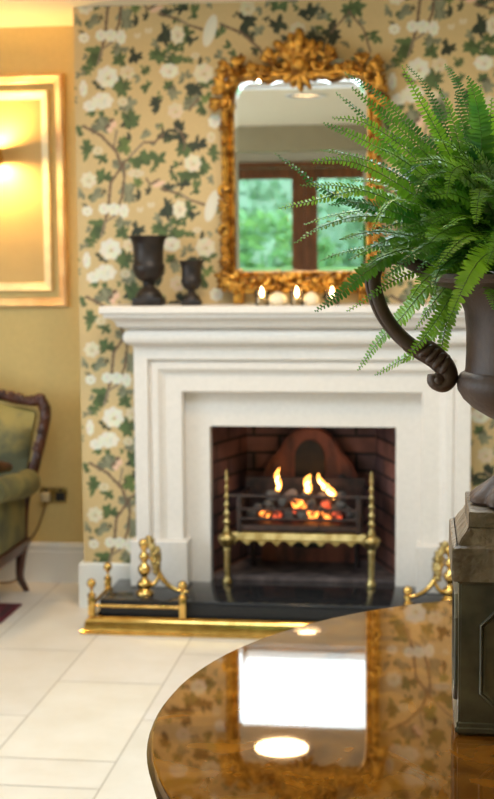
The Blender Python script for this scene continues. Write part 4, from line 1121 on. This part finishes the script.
def armchair():
    t = thing('armchair', 'low carved mahogany armchair upholstered in green and gold velvet at the left edge', 'armchair', (-1.475, 0.0, 0))
    W = M['mahogany']
    # seat
    bm = bmesh.new(); box(bm, -0.27, 0.27, -0.36, 0.17, 0.235, 0.385, 0.05, 4); mesh_obj('seat', bm, M['velvet'], t, 60)
    bm = bmesh.new(); box(bm, -0.30, 0.30, -0.37, 0.20, 0.185, 0.24, 0.012, 3)
    for k in range(26):
        blob(bm, (0.302, -0.36 + 0.55 * k / 25, 0.236), (0.006, 0.012, 0.006), sub=1)
    mesh_obj('seat_rail', bm, W, t, 40)
    # back pad
    bm = bmesh.new()
    nx, nz = 14, 14
    def outline(u, v):
        zt = 0.775 + 0.055 * math.cos(u * PI / 2) + 0.012 * math.cos(u * 9)
        z = 0.36 + (zt - 0.36) * v
        x = u * (0.285 + 0.05 * v ** 1.5)
        return x, z
    g1, g2 = [], []
    for j in range(nz + 1):
        r1, r2 = [], []
        for i in range(nx + 1):
            u = -1 + 2 * i / nx; v = j / nz
            x, z = outline(u, v)
            puff = 0.05 * (1 - u ** 4) * (1 - (2 * v - 1) ** 4) + 0.012 * math.cos(u * 8) * math.cos(v * 9)
            r1.append(bm.verts.new((x, 0.165 - puff + 0.05 * v, z))); r2.append(bm.verts.new((x, 0.205 + 0.05 * v, z)))
        g1.append(r1); g2.append(r2)
    for g in (g1, g2):
        for j in range(nz):
            for i in range(nx):
                bm.faces.new((g[j][i], g[j][i + 1], g[j + 1][i + 1], g[j + 1][i]))
    for j in range(nz):
        for i in (0, nx):
            bm.faces.new((g1[j][i], g1[j + 1][i], g2[j + 1][i], g2[j][i]))
    for i in range(nx):
        for j in (0, nz):
            bm.faces.new((g1[j][i], g1[j][i + 1], g2[j][i + 1], g2[j][i]))
    br_ = mesh_obj('backrest', bm, M['velvet_back'], t, 60)
    q = random.Random(2)
    for j in range(4):
        for i in range(5):
            x = -0.22 + 0.11 * i + (0.055 if j % 2 else 0)
            if abs(x) < 0.26:
                bm = bmesh.new()
                blob(bm, (x, 0.125 + 0.02 * j, 0.45 + 0.085 * j), (0.011, 0.006, 0.011), sub=1)
                mesh_obj('button', bm, M['velvet'], br_, 60)
    # carved frame
    bm = bmesh.new()
    right = [(0.275, 0.175, 0.20), (0.285, 0.18, 0.38), (0.325, 0.19, 0.52), (0.346, 0.195, 0.60), (0.370, 0.205, 0.70), (0.378, 0.215, 0.765), (0.362, 0.22, 0.808), (0.33, 0.222, 0.812), (0.285, 0.222, 0.810), (0.22, 0.222, 0.830), (0.12, 0.222, 0.850), (0, 0.222, 0.87)]
    full = right + [(-x, y, z) for x, y, z in reversed(right[:-1])]
    tube(bm, crom(full, 5), lambda u: 0.024, 10)
    for k, p in enumerate(crom(right, 4)):
        if p.z > 0.53:
            for s in (-1, 1):
                blob(bm, (s * (p.x + q.uniform(-0.008, 0.012)), p.y - 0.012, p.z + q.uniform(-0.006, 0.016)), (0.020 * q.uniform(0.7, 1.1), 0.016, 0.016 * q.uniform(0.7, 1.2)), (0, q.uniform(-1, 1), 0), sub=1)
    lobe = [(0, 0.90), (0.05, 0.885), (-0.05, 0.885), (0.355, 0.825), (-0.355, 0.825), (0.375, 0.785), (-0.375, 0.785)]
    for x, z in lobe:
        blob(bm, (x, 0.212, z), (0.028, 0.018, 0.022), sub=2)
    mesh_obj('back_frame', bm, W, t, 60)
    bm = bmesh.new()
    tube(bm, crom([(0.320, 0.178, 0.56), (0.338, 0.188, 0.66), (0.352, 0.20, 0.745), (0.335, 0.205, 0.780), (0.25, 0.206, 0.795), (0.1, 0.206, 0.820), (0, 0.206, 0.828)], 5), 0.006, 6)
    tube(bm, crom([(-0.320, 0.178, 0.56), (-0.338, 0.188, 0.66), (-0.352, 0.20, 0.745), (-0.335, 0.205, 0.780), (-0.25, 0.206, 0.795), (-0.1, 0.206, 0.820), (0, 0.206, 0.828)], 5), 0.006, 6)
    mesh_obj('braid', bm, M['braid'], br_, 60)
    for s in (-1, 1):
        bm = bmesh.new()
        tube(bm, crom([(s * 0.312, 0.165, 0.478), (s * 0.318, 0.05, 0.482), (s * 0.318, -0.12, 0.502), (s * 0.305, -0.27, 0.512)], 6), lambda u: 0.055 * (1 - 0.12 * u * u) , 16, flat=0.95)
        mesh_obj('arm_pad', bm, M['velvet'], t, 60)
        bm = bmesh.new()
        box(bm, min(s * 0.262, s * 0.298), max(s * 0.262, s * 0.298), -0.30, 0.17, 0.238, 0.46, 0.012, 3)
        mesh_obj('arm_panel', bm, M['velvet'], t, 50)
        bm = bmesh.new()
        tube(bm, crom([(s * 0.26, 0.06, 0.555), (s * 0.255, -0.06, 0.575), (s * 0.255, -0.18, 0.585), (s * 0.27, -0.29, 0.57), (s * 0.29, -0.335, 0.50), (s * 0.285, -0.33, 0.38), (s * 0.28, -0.335, 0.24)], 6), lambda u: 0.020 + 0.008 * math.sin(u * 9) ** 2, 10)
        blob(bm, (s * 0.275, -0.29, 0.575), (0.03, 0.035, 0.026), sub=2)
        mesh_obj('arm_carving', bm, W, t, 60)
        bm = bmesh.new()
        tube(bm, crom([(s * 0.280, 0.155, 0.20), (s * 0.272, 0.160, 0.14), (s * 0.262, 0.18, 0.07), (s * 0.272, 0.215, 0.015), (s * 0.275, 0.225, 0.0005)], 6), lambda u: 0.024 - 0.011 * math.sin(u * PI / 2), 10)
        mesh_obj('leg', bm, W, t, 60)
        bm = bmesh.new()
        tube(bm, crom([(s * 0.27, -0.345, 0.20), (s * 0.285, -0.375, 0.14), (s * 0.275, -0.36, 0.06), (s * 0.285, -0.385, 0.028), (s * 0.29, -0.40, 0.0235)], 6), lambda u: 0.028 - 0.014 * math.sin(u * PI / 2), 10)
        mesh_obj('leg', bm, W, t, 60)
armchair()

# ================================================================== TABLE, PLINTH, URN, FERN
TX, TY, TZ, TR = 0.8389, -3.2761, 0.722, 0.7744
def table():
    t = thing('round_table', 'large round polished burr walnut table with a dark reeded edge under the fern urn', 'table', (TX, TY, 0))
    bm = bmesh.new(); lathe(bm, [(0.02, TZ - 0.004), (TR - 0.006, TZ - 0.004), (TR - 0.005, TZ - 0.0015), (TR - 0.007, TZ), (0.02, TZ)], 128, caps=True)
    mesh_obj('table_top', bm, M['table'], t, 30)
    bm = bmesh.new()
    prof = [(0.3, TZ - 0.005), (TR - 0.005, TZ - 0.005), (TR, TZ - 0.008)]
    for k in range(4):
        z = TZ - 0.010 - 0.0075 * k
        prof += [(TR - 0.002 - 0.002 * k, z), (TR + 0.002 - 0.002 * k, z - 0.003), (TR - 0.002 - 0.002 * k, z - 0.006)]
    prof += [(TR - 0.02, TZ - 0.045), (0.3, TZ - 0.045)]
    lathe(bm, prof, 128)
    mesh_obj('reeded_edge', bm, M['table_edge'], t, 40)
    bm = bmesh.new()
    lathe(bm, [(TR - 0.10, TZ - 0.046), (TR - 0.10, TZ - 0.12), (TR - 0.13, TZ - 0.125), (0.2, TZ - 0.125)], 96)
    mesh_obj('apron', bm, M['table_edge'], t, 40)
    bm = bmesh.new()
    lathe(bm, [(0.13, TZ - 0.126), (0.11, 0.58), (0.07, 0.52), (0.09, 0.45), (0.12, 0.36), (0.10, 0.28), (0.08, 0.22), (0.16, 0.17), (0.30, 0.14), (0.33, 0.12), (0.33, 0.06), (0.25, 0.055)], 40)
    mesh_obj('pedestal', bm, M['table_edge'], t, 40)
    for k in range(4):
        a = PI / 4 + k * PI / 2
        bm = bmesh.new(); blob(bm, (0.26 * math.cos(a), 0.26 * math.sin(a), 0.028), (0.045, 0.045, 0.0275)); mesh_obj('bun_foot', bm, M['table_edge'], t, 60)
table()

PX, PY = 0.6122, -3.2437
K = 1.0594        # plinth, urn and fern are modelled at 1/K size
def plinth():
    t = thing('plinth', 'square olive bronze plinth with octagonal panels and a weathered stepped cap on the table', 'plinth', (PX, PY, TZ + 0.0005))
    t.scale = (K, K, K)
    def sq(bm, levels):
        rings = []
        for h, z in levels:
            rings.append([bm.verts.new((x * h, y * h, z)) for x, y in ((-1, -1), (1, -1), (1, 1), (-1, 1))])
        for a, b_ in zip(rings, rings[1:]):
            for k in range(4):
                bm.faces.new((a[k], a[(k + 1) % 4], b_[(k + 1) % 4], b_[k]))
        bm.faces.new(rings[0]); bm.faces.new(rings[-1])
    bm = bmesh.new()
    sq(bm, [(0.0945, 0.0), (0.0985, 0.004), (0.0985, 0.010), (0.0965, 0.0115), (0.0965, 0.0165), (0.0945, 0.018), (0.0945, 0.206), (0.0965, 0.208), (0.0965, 0.2105)])
    bmesh.ops.bevel(bm, geom=[e for e in bm.edges if abs(e.verts[0].co.z - e.verts[1].co.z) > 0.001], offset=0.0025, segments=2, affect='EDGES')
    mesh_obj('body', bm, M['plinth'], t, 30)
    # octagonal panel mouldings, one per face
    for k in range(4):
        bm = bmesh.new()
        w, z0, z1, c = 0.0675, 0.030, 0.180, 0.0275
        oct_ = [(-w, z0 + c), (-w, z1 - c), (-w + c, z1), (w - c, z1), (w, z1 - c), (w, z0 + c), (w - c, z0), (-w + c, z0)]
        sweep(bm, [(x, -0.0944, z) for x, z in oct_], [(0, 0), (0.0006, 0.004), (0.002, 0.0055), (0.0036, 0.0045), (0.0045, 0.0015), (0.0056, 0.0030), (0.0072, 0.0022), (0.0085, 0)], closed=True, up=Vector((0, -1, 0)))
        bmesh.ops.rotate(bm, verts=bm.verts, cent=(0, 0, 0), matrix=Matrix.Rotation(k * PI / 2, 3, 'Z'))
        mesh_obj('panel_moulding', bm, M['plinth'], t, 30)
    bm = bmesh.new()
    sq(bm, [(0.098, 0.2108), (0.1045, 0.212), (0.1045, 0.253), (0.1035, 0.2565), (0.099, 0.259), (0.0965, 0.259), (0.0925, 0.267), (0.0855, 0.276), (0.0835, 0.280), (0.0825, 0.281), (0.0825, 0.299), (0.0815, 0.301), (0.05, 0.301)])
    bmesh.ops.bevel(bm, geom=[e for e in bm.edges if abs(e.verts[0].co.z - e.verts[1].co.z) > 0.001 and len(e.link_faces) == 2], offset=0.002, segments=2, affect='EDGES')
    mesh_obj('cap', bm, M['cap'], t, 30)
plinth()

UZ = TZ + 0.0007 + 0.3012 * K
def big_urn():
    t = thing('garden_urn', 'large dark bronze urn with looping leaf-ended handles standing on the plinth', 'urn', (PX + 0.002, PY, UZ))
    t.scale = (K, K, K)
    o = 1.0617
    def tw(a, h, r):
        return r * (1 + 0.16 * abs(math.sin(a * 5 + h * 30)) - 0.08)
    bm = bmesh.new()
    prof = [(0.074, 0.0005), (0.078, 0.004), (0.077, 0.009), (0.071, 0.015), (0.063, 0.021), (0.055, 0.028), (0.046, 0.036), (0.038, 0.046), (0.032, 0.058), (0.029, 0.072)]
    lathe(bm, prof, 144, mod=tw)
    mesh_obj('foot', bm, M['urn'], t, 50)
    bm = bmesh.new(); lathe(bm, [(0.028, 0.070), (0.027, 0.078), (0.034, 0.083), (0.036, 0.089), (0.031, 0.095), (0.028, 0.100), (0.030, 0.105)], 40); mesh_obj('stem', bm, M['urn'], t, 40)
    bm = bmesh.new()
    z = lambda w: w - o
    prof = [(0.030, z(1.165)), (0.040, z(1.172)), (0.058, z(1.181)), (0.078, z(1.193)), (0.091, z(1.205)), (0.0985, z(1.217)), (0.100, z(1.226)), (0.099, z(1.234)), (0.095, z(1.240)), (0.0895, z(1.243)), (0.0885, z(1.248)),
            (0.0875, z(1.27)), (0.0878, z(1.30)), (0.0905, z(1.325)), (0.098, z(1.345)), (0.112, z(1.356)), (0.135, z(1.362)), (0.148, z(1.366)), (0.151, z(1.371)), (0.149, z(1.377)), (0.140, z(1.378)), (0.110, z(1.368)), (0.092, z(1.345)), (0.083, z(1.31)), (0.02, z(1.305))]
    lathe(bm, prof, 72)
    mesh_obj('bowl', bm, M['urn'], t, 35)
    bm = bmesh.new(); lathe(bm, [(0.080, z(1.310)), (0.093, z(1.352)), (0.06, z(1.366)), (0.001, z(1.370))], 40, caps=False); mesh_obj('soil', bm, M['soil'], t, 60)
    for s in (-1, 1):
        bm = bmesh.new()
        P = [(0.128, 1.368), (0.150, 1.385), (0.178, 1.399), (0.203, 1.395), (0.214, 1.376), (0.212, 1.352), (0.200, 1.320), (0.180, 1.293), (0.155, 1.272), (0.132, 1.258), (0.118, 1.246), (0.112, 1.238)]
        pts = crom([(s * x, 0, z(w)) for x, w in P], 6)
        tube(bm, pts, lambda u: 0.0115 - 0.001 * math.sin(u * PI), 14, flat=1.25)
        # ribs along the strap
        for off in (-0.006, 0.006):
            tube(bm, [p + Vector((s * 0.0085, off, 0)) if i < 46 else p + Vector((s * 0.007, off, -0.004)) for i, p in enumerate(pts)], 0.0035, 8)
        hd = mesh_obj('handle', bm, M['urn'], t, 60)
        bm = bmesh.new()
        L = crom([(s * 0.150, 0, z(1.276)), (s * 0.132, 0, z(1.266)), (s * 0.116, 0, z(1.250)), (s * 0.110, 0, z(1.234)), (s * 0.118, 0, z(1.224)), (s * 0.130, 0, z(1.228)), (s * 0.131, 0, z(1.238))], 6)
        tube(bm, L, lambda u: 0.015 - 0.006 * u, 12, flat=1.5)
        for k in range(5):
            u = k / 4
            blob(bm, (s * (0.150 - 0.034 * u), -0.019, z(1.278 - 0.026 * u)), (0.014, 0.008, 0.0055), (0, s * (0.5 + 0.6 * u), 0), sub=2)
            blob(bm, (s * (0.150 - 0.034 * u), 0.019, z(1.278 - 0.026 * u)), (0.014, 0.008, 0.0055), (0, s * (0.5 + 0.6 * u), 0), sub=2)
        blob(bm, (s * 0.124, 0, z(1.231)), (0.011, 0.019, 0.011), sub=2)
        mesh_obj('handle_leaf', bm, M['urn'], hd, 60)
big_urn()

def fern():
    crown = Vector((0.6055, -3.355, 1.368))
    t = thing('potted_fern', 'bushy bright green Boston fern with arching feathery fronds in the dark urn', 'fern', (PX + 0.002, PY, UZ + (1.368 - 1.0617) * K))
    t.scale = (K, K, K)
    rg = random.Random(17)
    def frond(pts, w, ref, into=None):
        """pts world, tip first"""
        P = crom(list(reversed(pts)), 8)     # base -> tip
        # arc-length resample
        L = [0]
        for a, b_ in zip(P, P[1:]):
            L.append(L[-1] + (b_ - a).length)
        tot = L[-1]
        def at(s):
            s = min(max(s, 0), tot)
            for i in range(len(P) - 1):
                if L[i + 1] >= s:
                    f = (s - L[i]) / max(1e-9, L[i + 1] - L[i]); return P[i].lerp(P[i + 1], f)
            return P[-1]
        bm = bmesh.new() if into is None else into
        n = max(14, int(tot / 0.0066))
        W = 0.0165 * w
        bare = 0.16
        stem = [at(tot * k / 24) - crown for k in range(25)]
        tube(bm, stem, lambda u: 0.0013 - 0.0009 * u, 5, mi=1)
        tw = rg.uniform(-0.5, 0.5)
        for k in range(n):
            u = bare + (1 - bare) * (k + 0.5) / n
            c = at(tot * u); T = (at(tot * u + 0.003) - at(tot * u - 0.003)).normalized()
            R = (ref - T * ref.dot(T)).normalized()
            S = T.cross(R).normalized()
            ang = tw * u
            S, R = S * math.cos(ang) + R * math.sin(ang), R * math.cos(ang) - S * math.sin(ang)
            v = (u - bare) / (1 - bare)
            ln = W * (min(1, 0.45 + v * 2.2)) * (1 - v ** 2.6) ** 0.8 + 0.0018
            for s in (-1, 1):
                l = ln * rg.uniform(0.88, 1.08)
                D = (S * s * 0.93 + T * rg.uniform(0.22, 0.42) + R * rg.uniform(-0.28, 0.12)).normalized()
                E = (T - D * T.dot(D)).normalized()
                Q = D.cross(E)
                hw = min(0.0040, l * 0.20 + 0.0006) * (0.75 + 0.2 * w)
                b0 = c - crown + T * (0.0015 if s > 0 else -0.0015)
                curl = rg.uniform(-0.12, 0.05) * l
                pts_ = [(0.0, 0.55, -0.55), (0.18, 1.0, -0.75), (0.5, 0.95, -0.95), (0.8, 0.62, -0.66), (1.0, 0.08, -0.08)]
                top, bot, midv = [], [], []
                for q, a, b_ in pts_:
                    base = b0 + D * l * q + Q * (curl * q * q)
                    wob = rg.uniform(-0.0005, 0.0005)
                    top.append(bm.verts.new(base + E * hw * a + Q * (0.0009 + wob)))
                    midv.append(bm.verts.new(base))
                    bot.append(bm.verts.new(base + E * hw * b_ + Q * (0.0009 - wob)))
                for i in range(4):
                    bm.faces.new((midv[i], midv[i + 1], top[i + 1], top[i])); bm.faces.new((bot[i], bot[i + 1], midv[i + 1], midv[i]))
        if into is None:
            mesh_obj('frond', bm, [M['fern'], M['stem']], t, 180)
    cnt = 0
    for pts, w in FRONDS:
        P3 = [Vector(p) for p in pts]
        root = crown + Vector((rg.uniform(-0.035, 0.02), rg.uniform(-0.03, 0.03), rg.uniform(-0.004, 0.004)))
        # stalk passes over the rim before dropping into the crown
        P3 = P3 + [root]
        ref = Vector((rg.uniform(-0.3, 0.3), -0.75 + rg.uniform(-0.3, 0.3), 0.7))
        frond(P3, w * 0.95, ref); cnt += 1
    # filler fronds all round
    while cnt < 100:
        near = rg.random() < 0.68          # the bushy side faces the room
        az = rg.uniform(0.95 * PI, 1.75 * PI) if near else rg.uniform(0, 2 * PI)
        el = rg.uniform(0.35, 1.45) if near else rg.uniform(0.15, 1.35)
        ln = rg.uniform(0.11, 0.20) if near else rg.uniform(0.15, 0.25)
        d = Vector((math.cos(az), math.sin(az) * 0.95, 0))
        root = crown + Vector((d.x * 0.03, d.y * 0.03, 0))
        pts = []
        for k in range(5):
            u = k / 4
            r_ = ln * (math.cos(el) * u + 0.25 * u * u)
            z_ = ln * (math.sin(el) * u * 1.15 - (0.55 - 0.25 * math.sin(el)) * u * u * u) + 0.02 * math.sin(u * PI)
            q = root + d * r_ + Vector((0, 0, z_))
            pts.append(q)
        if pts[2].z < 1.395 and (pts[2] - crown).xy.length < 0.16:
            pts[2].z = 1.397
        pts.reverse()
        frond(pts, rg.uniform(0.8, 1.25), Vector((rg.uniform(-0.4, 0.4), -0.5, 0.8))); cnt += 1
    # the dense inner growth between the long fronds
    bm = bmesh.new()
    for k in range(80):
        az = rg.uniform(0.70 * PI, 1.45 * PI) if k < 55 else rg.uniform(0, 2 * PI)
        el = rg.uniform(0.25, 1.4); ln = rg.uniform(0.12, 0.215)
        d = Vector((math.cos(az), math.sin(az), 0))
        root = crown + Vector((d.x * 0.03, d.y * 0.03, 0))
        pts = []
        for j in range(5):
            u = j / 4
            pts.append(root + d * ln * (math.cos(el) * u + 0.22 * u * u) + Vector((0, 0, ln * (math.sin(el) * u * 1.15 - (0.45 - 0.2 * math.sin(el)) * u ** 3) + 0.02 * math.sin(u * PI))))
        if pts[2].z < 1.395 and (pts[2] - crown).xy.length < 0.16:
            pts[2].z = 1.397
        pts.reverse()
        frond(pts, rg.uniform(0.7, 1.05), Vector((rg.uniform(-0.4, 0.4), -0.6, 0.7)), bm)
    o = mesh_obj('inner_fronds', bm, [M['fern'], M['stem']], t, 180)
    o['kind'] = 'stuff'
fern()

# ================================================================== CEILING LIGHTS, GARDEN
def downlight(x, y, r, label):
    t = thing('downlight', label, 'ceiling light', (x, y, CEIL))
    bm = bmesh.new(); lathe(bm, [(r, -0.0005), (r + 0.045, -0.0005), (r + 0.043, -0.004), (r + 0.006, -0.005), (r, -0.003)], 48, caps=False); mesh_obj('rim', bm, M['skirting'], t, 40)
    bm = bmesh.new(); lathe(bm, [(r, -0.001), (r, 0.034), (r - 0.002, 0.034), (r - 0.002, -0.001)], 48, caps=False); mesh_obj('can', bm, M['black_plastic'], t, 40)
    bm = bmesh.new(); lathe(bm, [(r - 0.0025, 0.030), (r - 0.0025, 0.033), (0.0, 0.033), (0.0, 0.030)], 48, caps=False)
    bmesh.ops.remove_doubles(bm, verts=bm.verts, dist=1e-5); bmesh.ops.holes_fill(bm, edges=bm.edges)
    mesh_obj('diffuser', bm, M['lamp'], t)
def ceiling_light(x, y, r, label):
    t = thing('ceiling_light', label, 'ceiling light', (x, y, CEIL))
    bm = bmesh.new(); lathe(bm, [(r, -0.0005), (r + 0.030, -0.0005), (r + 0.028, -0.014), (r + 0.010, -0.016), (r, -0.010)], 48, caps=False); mesh_obj('rim', bm, M['skirting'], t, 40)
    bm = bmesh.new(); lathe(bm, [(r, -0.006), (0.0, -0.006)], 48, caps=False); mesh_obj('diffuser', bm, M['lamp'], t)
ceiling_light(-0.19, -1.02, 0.125, 'large round warm ceiling light between fireplace and roof light, reflected in the table')
downlight(-0.24, -3.09, 0.085, 'small round recessed warm downlight beyond the roof light, reflected at the far table edge')

def garden():
    bm = bmesh.new()
    panel(bm, 'Z', -0.05, -9, 9, -22, YB - 0.07)
    struct(mesh_obj('garden_ground', bm, M['lawn']))
    rg = random.Random(31)
    spec = [(-4.3, -11.0, 1.2, 2.5, 'tall dense green shrub at the left of the garden beyond the doors'), (-1.45, -11.6, 1.0, 2.0, 'bright leafy shrub behind the left glass door'),
            (0.75, -11.2, 0.95, 1.6, 'low rounded shrub behind the right glass door'), (3.3, -11.8, 1.2, 2.7, 'tall pale green shrub at the right of the garden beyond the doors')]
    for x, y, r, h, label in spec:
        t = thing('garden_shrub', label, 'shrub', (x, y, -0.05), group='shrubs beyond the glass doors')
        bm = bmesh.new(); tube(bm, [(0, 0, 0), (0.05, 0, h * 0.5)], 0.06, 8); mesh_obj('stem', bm, M['bark'], t)
        bm = bmesh.new()
        for k in range(1500):
            d = Vector((rg.gauss(0, 1), rg.gauss(0, 1), rg.gauss(0, 1))).normalized()
            rr = rg.uniform(0.72, 1.0)
            p = Vector((d.x * r * rr, d.y * r * rr * 0.7, h * 0.52 + d.z * h * 0.5 * rr))
            u = Vector((rg.gauss(0, 1), rg.gauss(0, 1), rg.gauss(0, 1))).normalized(); v = u.orthogonal().normalized()
            s = rg.uniform(0.06, 0.13)
            bm.faces.new([bm.verts.new(p + a) for a in (-u * s, v * s * 0.5, u * s, -v * s * 0.5)])
        blob(bm, (0, 0, h * 0.52), (r * 0.74, r * 0.5, h * 0.38), sub=2, noise=0.05)
        mesh_obj('foliage', bm, M['shrubleaf'], t)
    t = thing('garden_hedge', 'tall pale green clipped hedge closing the garden behind the shrubs, seen in the mirror', 'hedge', (-0.5, -14.2, -0.05))
    bm = bmesh.new()
    box(bm, -6, 6, -0.5, 0.5, 0, 4.3)
    for k in range(5000):
        x, z = rg.uniform(-6, 6), rg.uniform(0.0, 4.5)
        p = Vector((x, 0.5 + rg.uniform(0, 0.25), z))
        u = Vector((rg.gauss(0, 1), rg.gauss(0, 0.6), rg.gauss(0, 1))).normalized(); v = u.orthogonal().normalized(); s = rg.uniform(0.06, 0.14)
        bm.faces.new([bm.verts.new(p + a) for a in (-u * s, v * s * 0.6, u * s, -v * s * 0.6)])
    mesh_obj('foliage', bm, M['hedgeleaf'], t)
garden()

# ================================================================== LIGHT
w = bpy.data.worlds.new('overcast_sky'); scene.world = w; w.use_nodes = True
bg = w.node_tree.nodes['Background']; bg.inputs['Color'].default_value = (0.77, 0.89, 1.0, 1); bg.inputs['Strength'].default_value = 6.8

def portal(name, loc, rot, sx, sy):
    l = bpy.data.lights.new(name, 'AREA'); l.shape = 'RECTANGLE'; l.size = sx; l.size_y = sy
    l.cycles.is_portal = True
    o = bpy.data.objects.new(name, l); o.location = loc; o.rotation_euler = rot
    link(o)
portal('roof_light_portal', ((SKX0 + SKX1) / 2, (SKY0 + SKY1) / 2, 2.45), (0, 0, 0), SKX1 - SKX0, SKY1 - SKY0)
portal('window_portal', (XL - 0.12, (WY0 + WY1) / 2, (WZ0 + WZ1) / 2), (0, -PI / 2, 0), WZ1 - WZ0, WY1 - WY0)
portal('door_portal', ((DX0 + DX1) / 2, YB - 0.08, DZ1 / 2), (PI / 2, 0, PI), DX1 - DX0, DZ1)

# ================================================================== CAMERA
cam = bpy.data.cameras.new('camera')
co = bpy.data.objects.new('camera', cam); link(co)
R = Matrix(((0.991789, -0.006256, 0.127728), (0.12768, 0.104387, -0.986307), (-0.007162, 0.994517, 0.104328)))
co.matrix_world = Matrix.Translation((0.45665, -5.22914, 1.4)) @ R.to_4x4()
cam.sensor_fit = 'HORIZONTAL'; cam.sensor_width = 36.0; cam.lens = 1350.0 * 36.0 / 494.0
cam.clip_start = 0.05
cam.dof.use_dof = True; cam.dof.focus_distance = 1.92; cam.dof.aperture_fstop = 11.5
scene.camera = co

scene.view_settings.view_transform = 'Standard'; scene.view_settings.look = 'None'
scene.view_settings.gamma = 1.0; scene.view_settings.exposure = 0.03; scene.view_settings.use_curve_mapping = False
scene.cycles.use_denoising = True
scene.cycles.max_bounces = 10; scene.cycles.diffuse_bounces = 5; scene.cycles.glossy_bounces = 6; scene.cycles.transparent_max_bounces = 16
scene.cycles.sample_clamp_indirect = 8.0
scene.cycles.caustics_reflective = False; scene.cycles.caustics_refractive = False
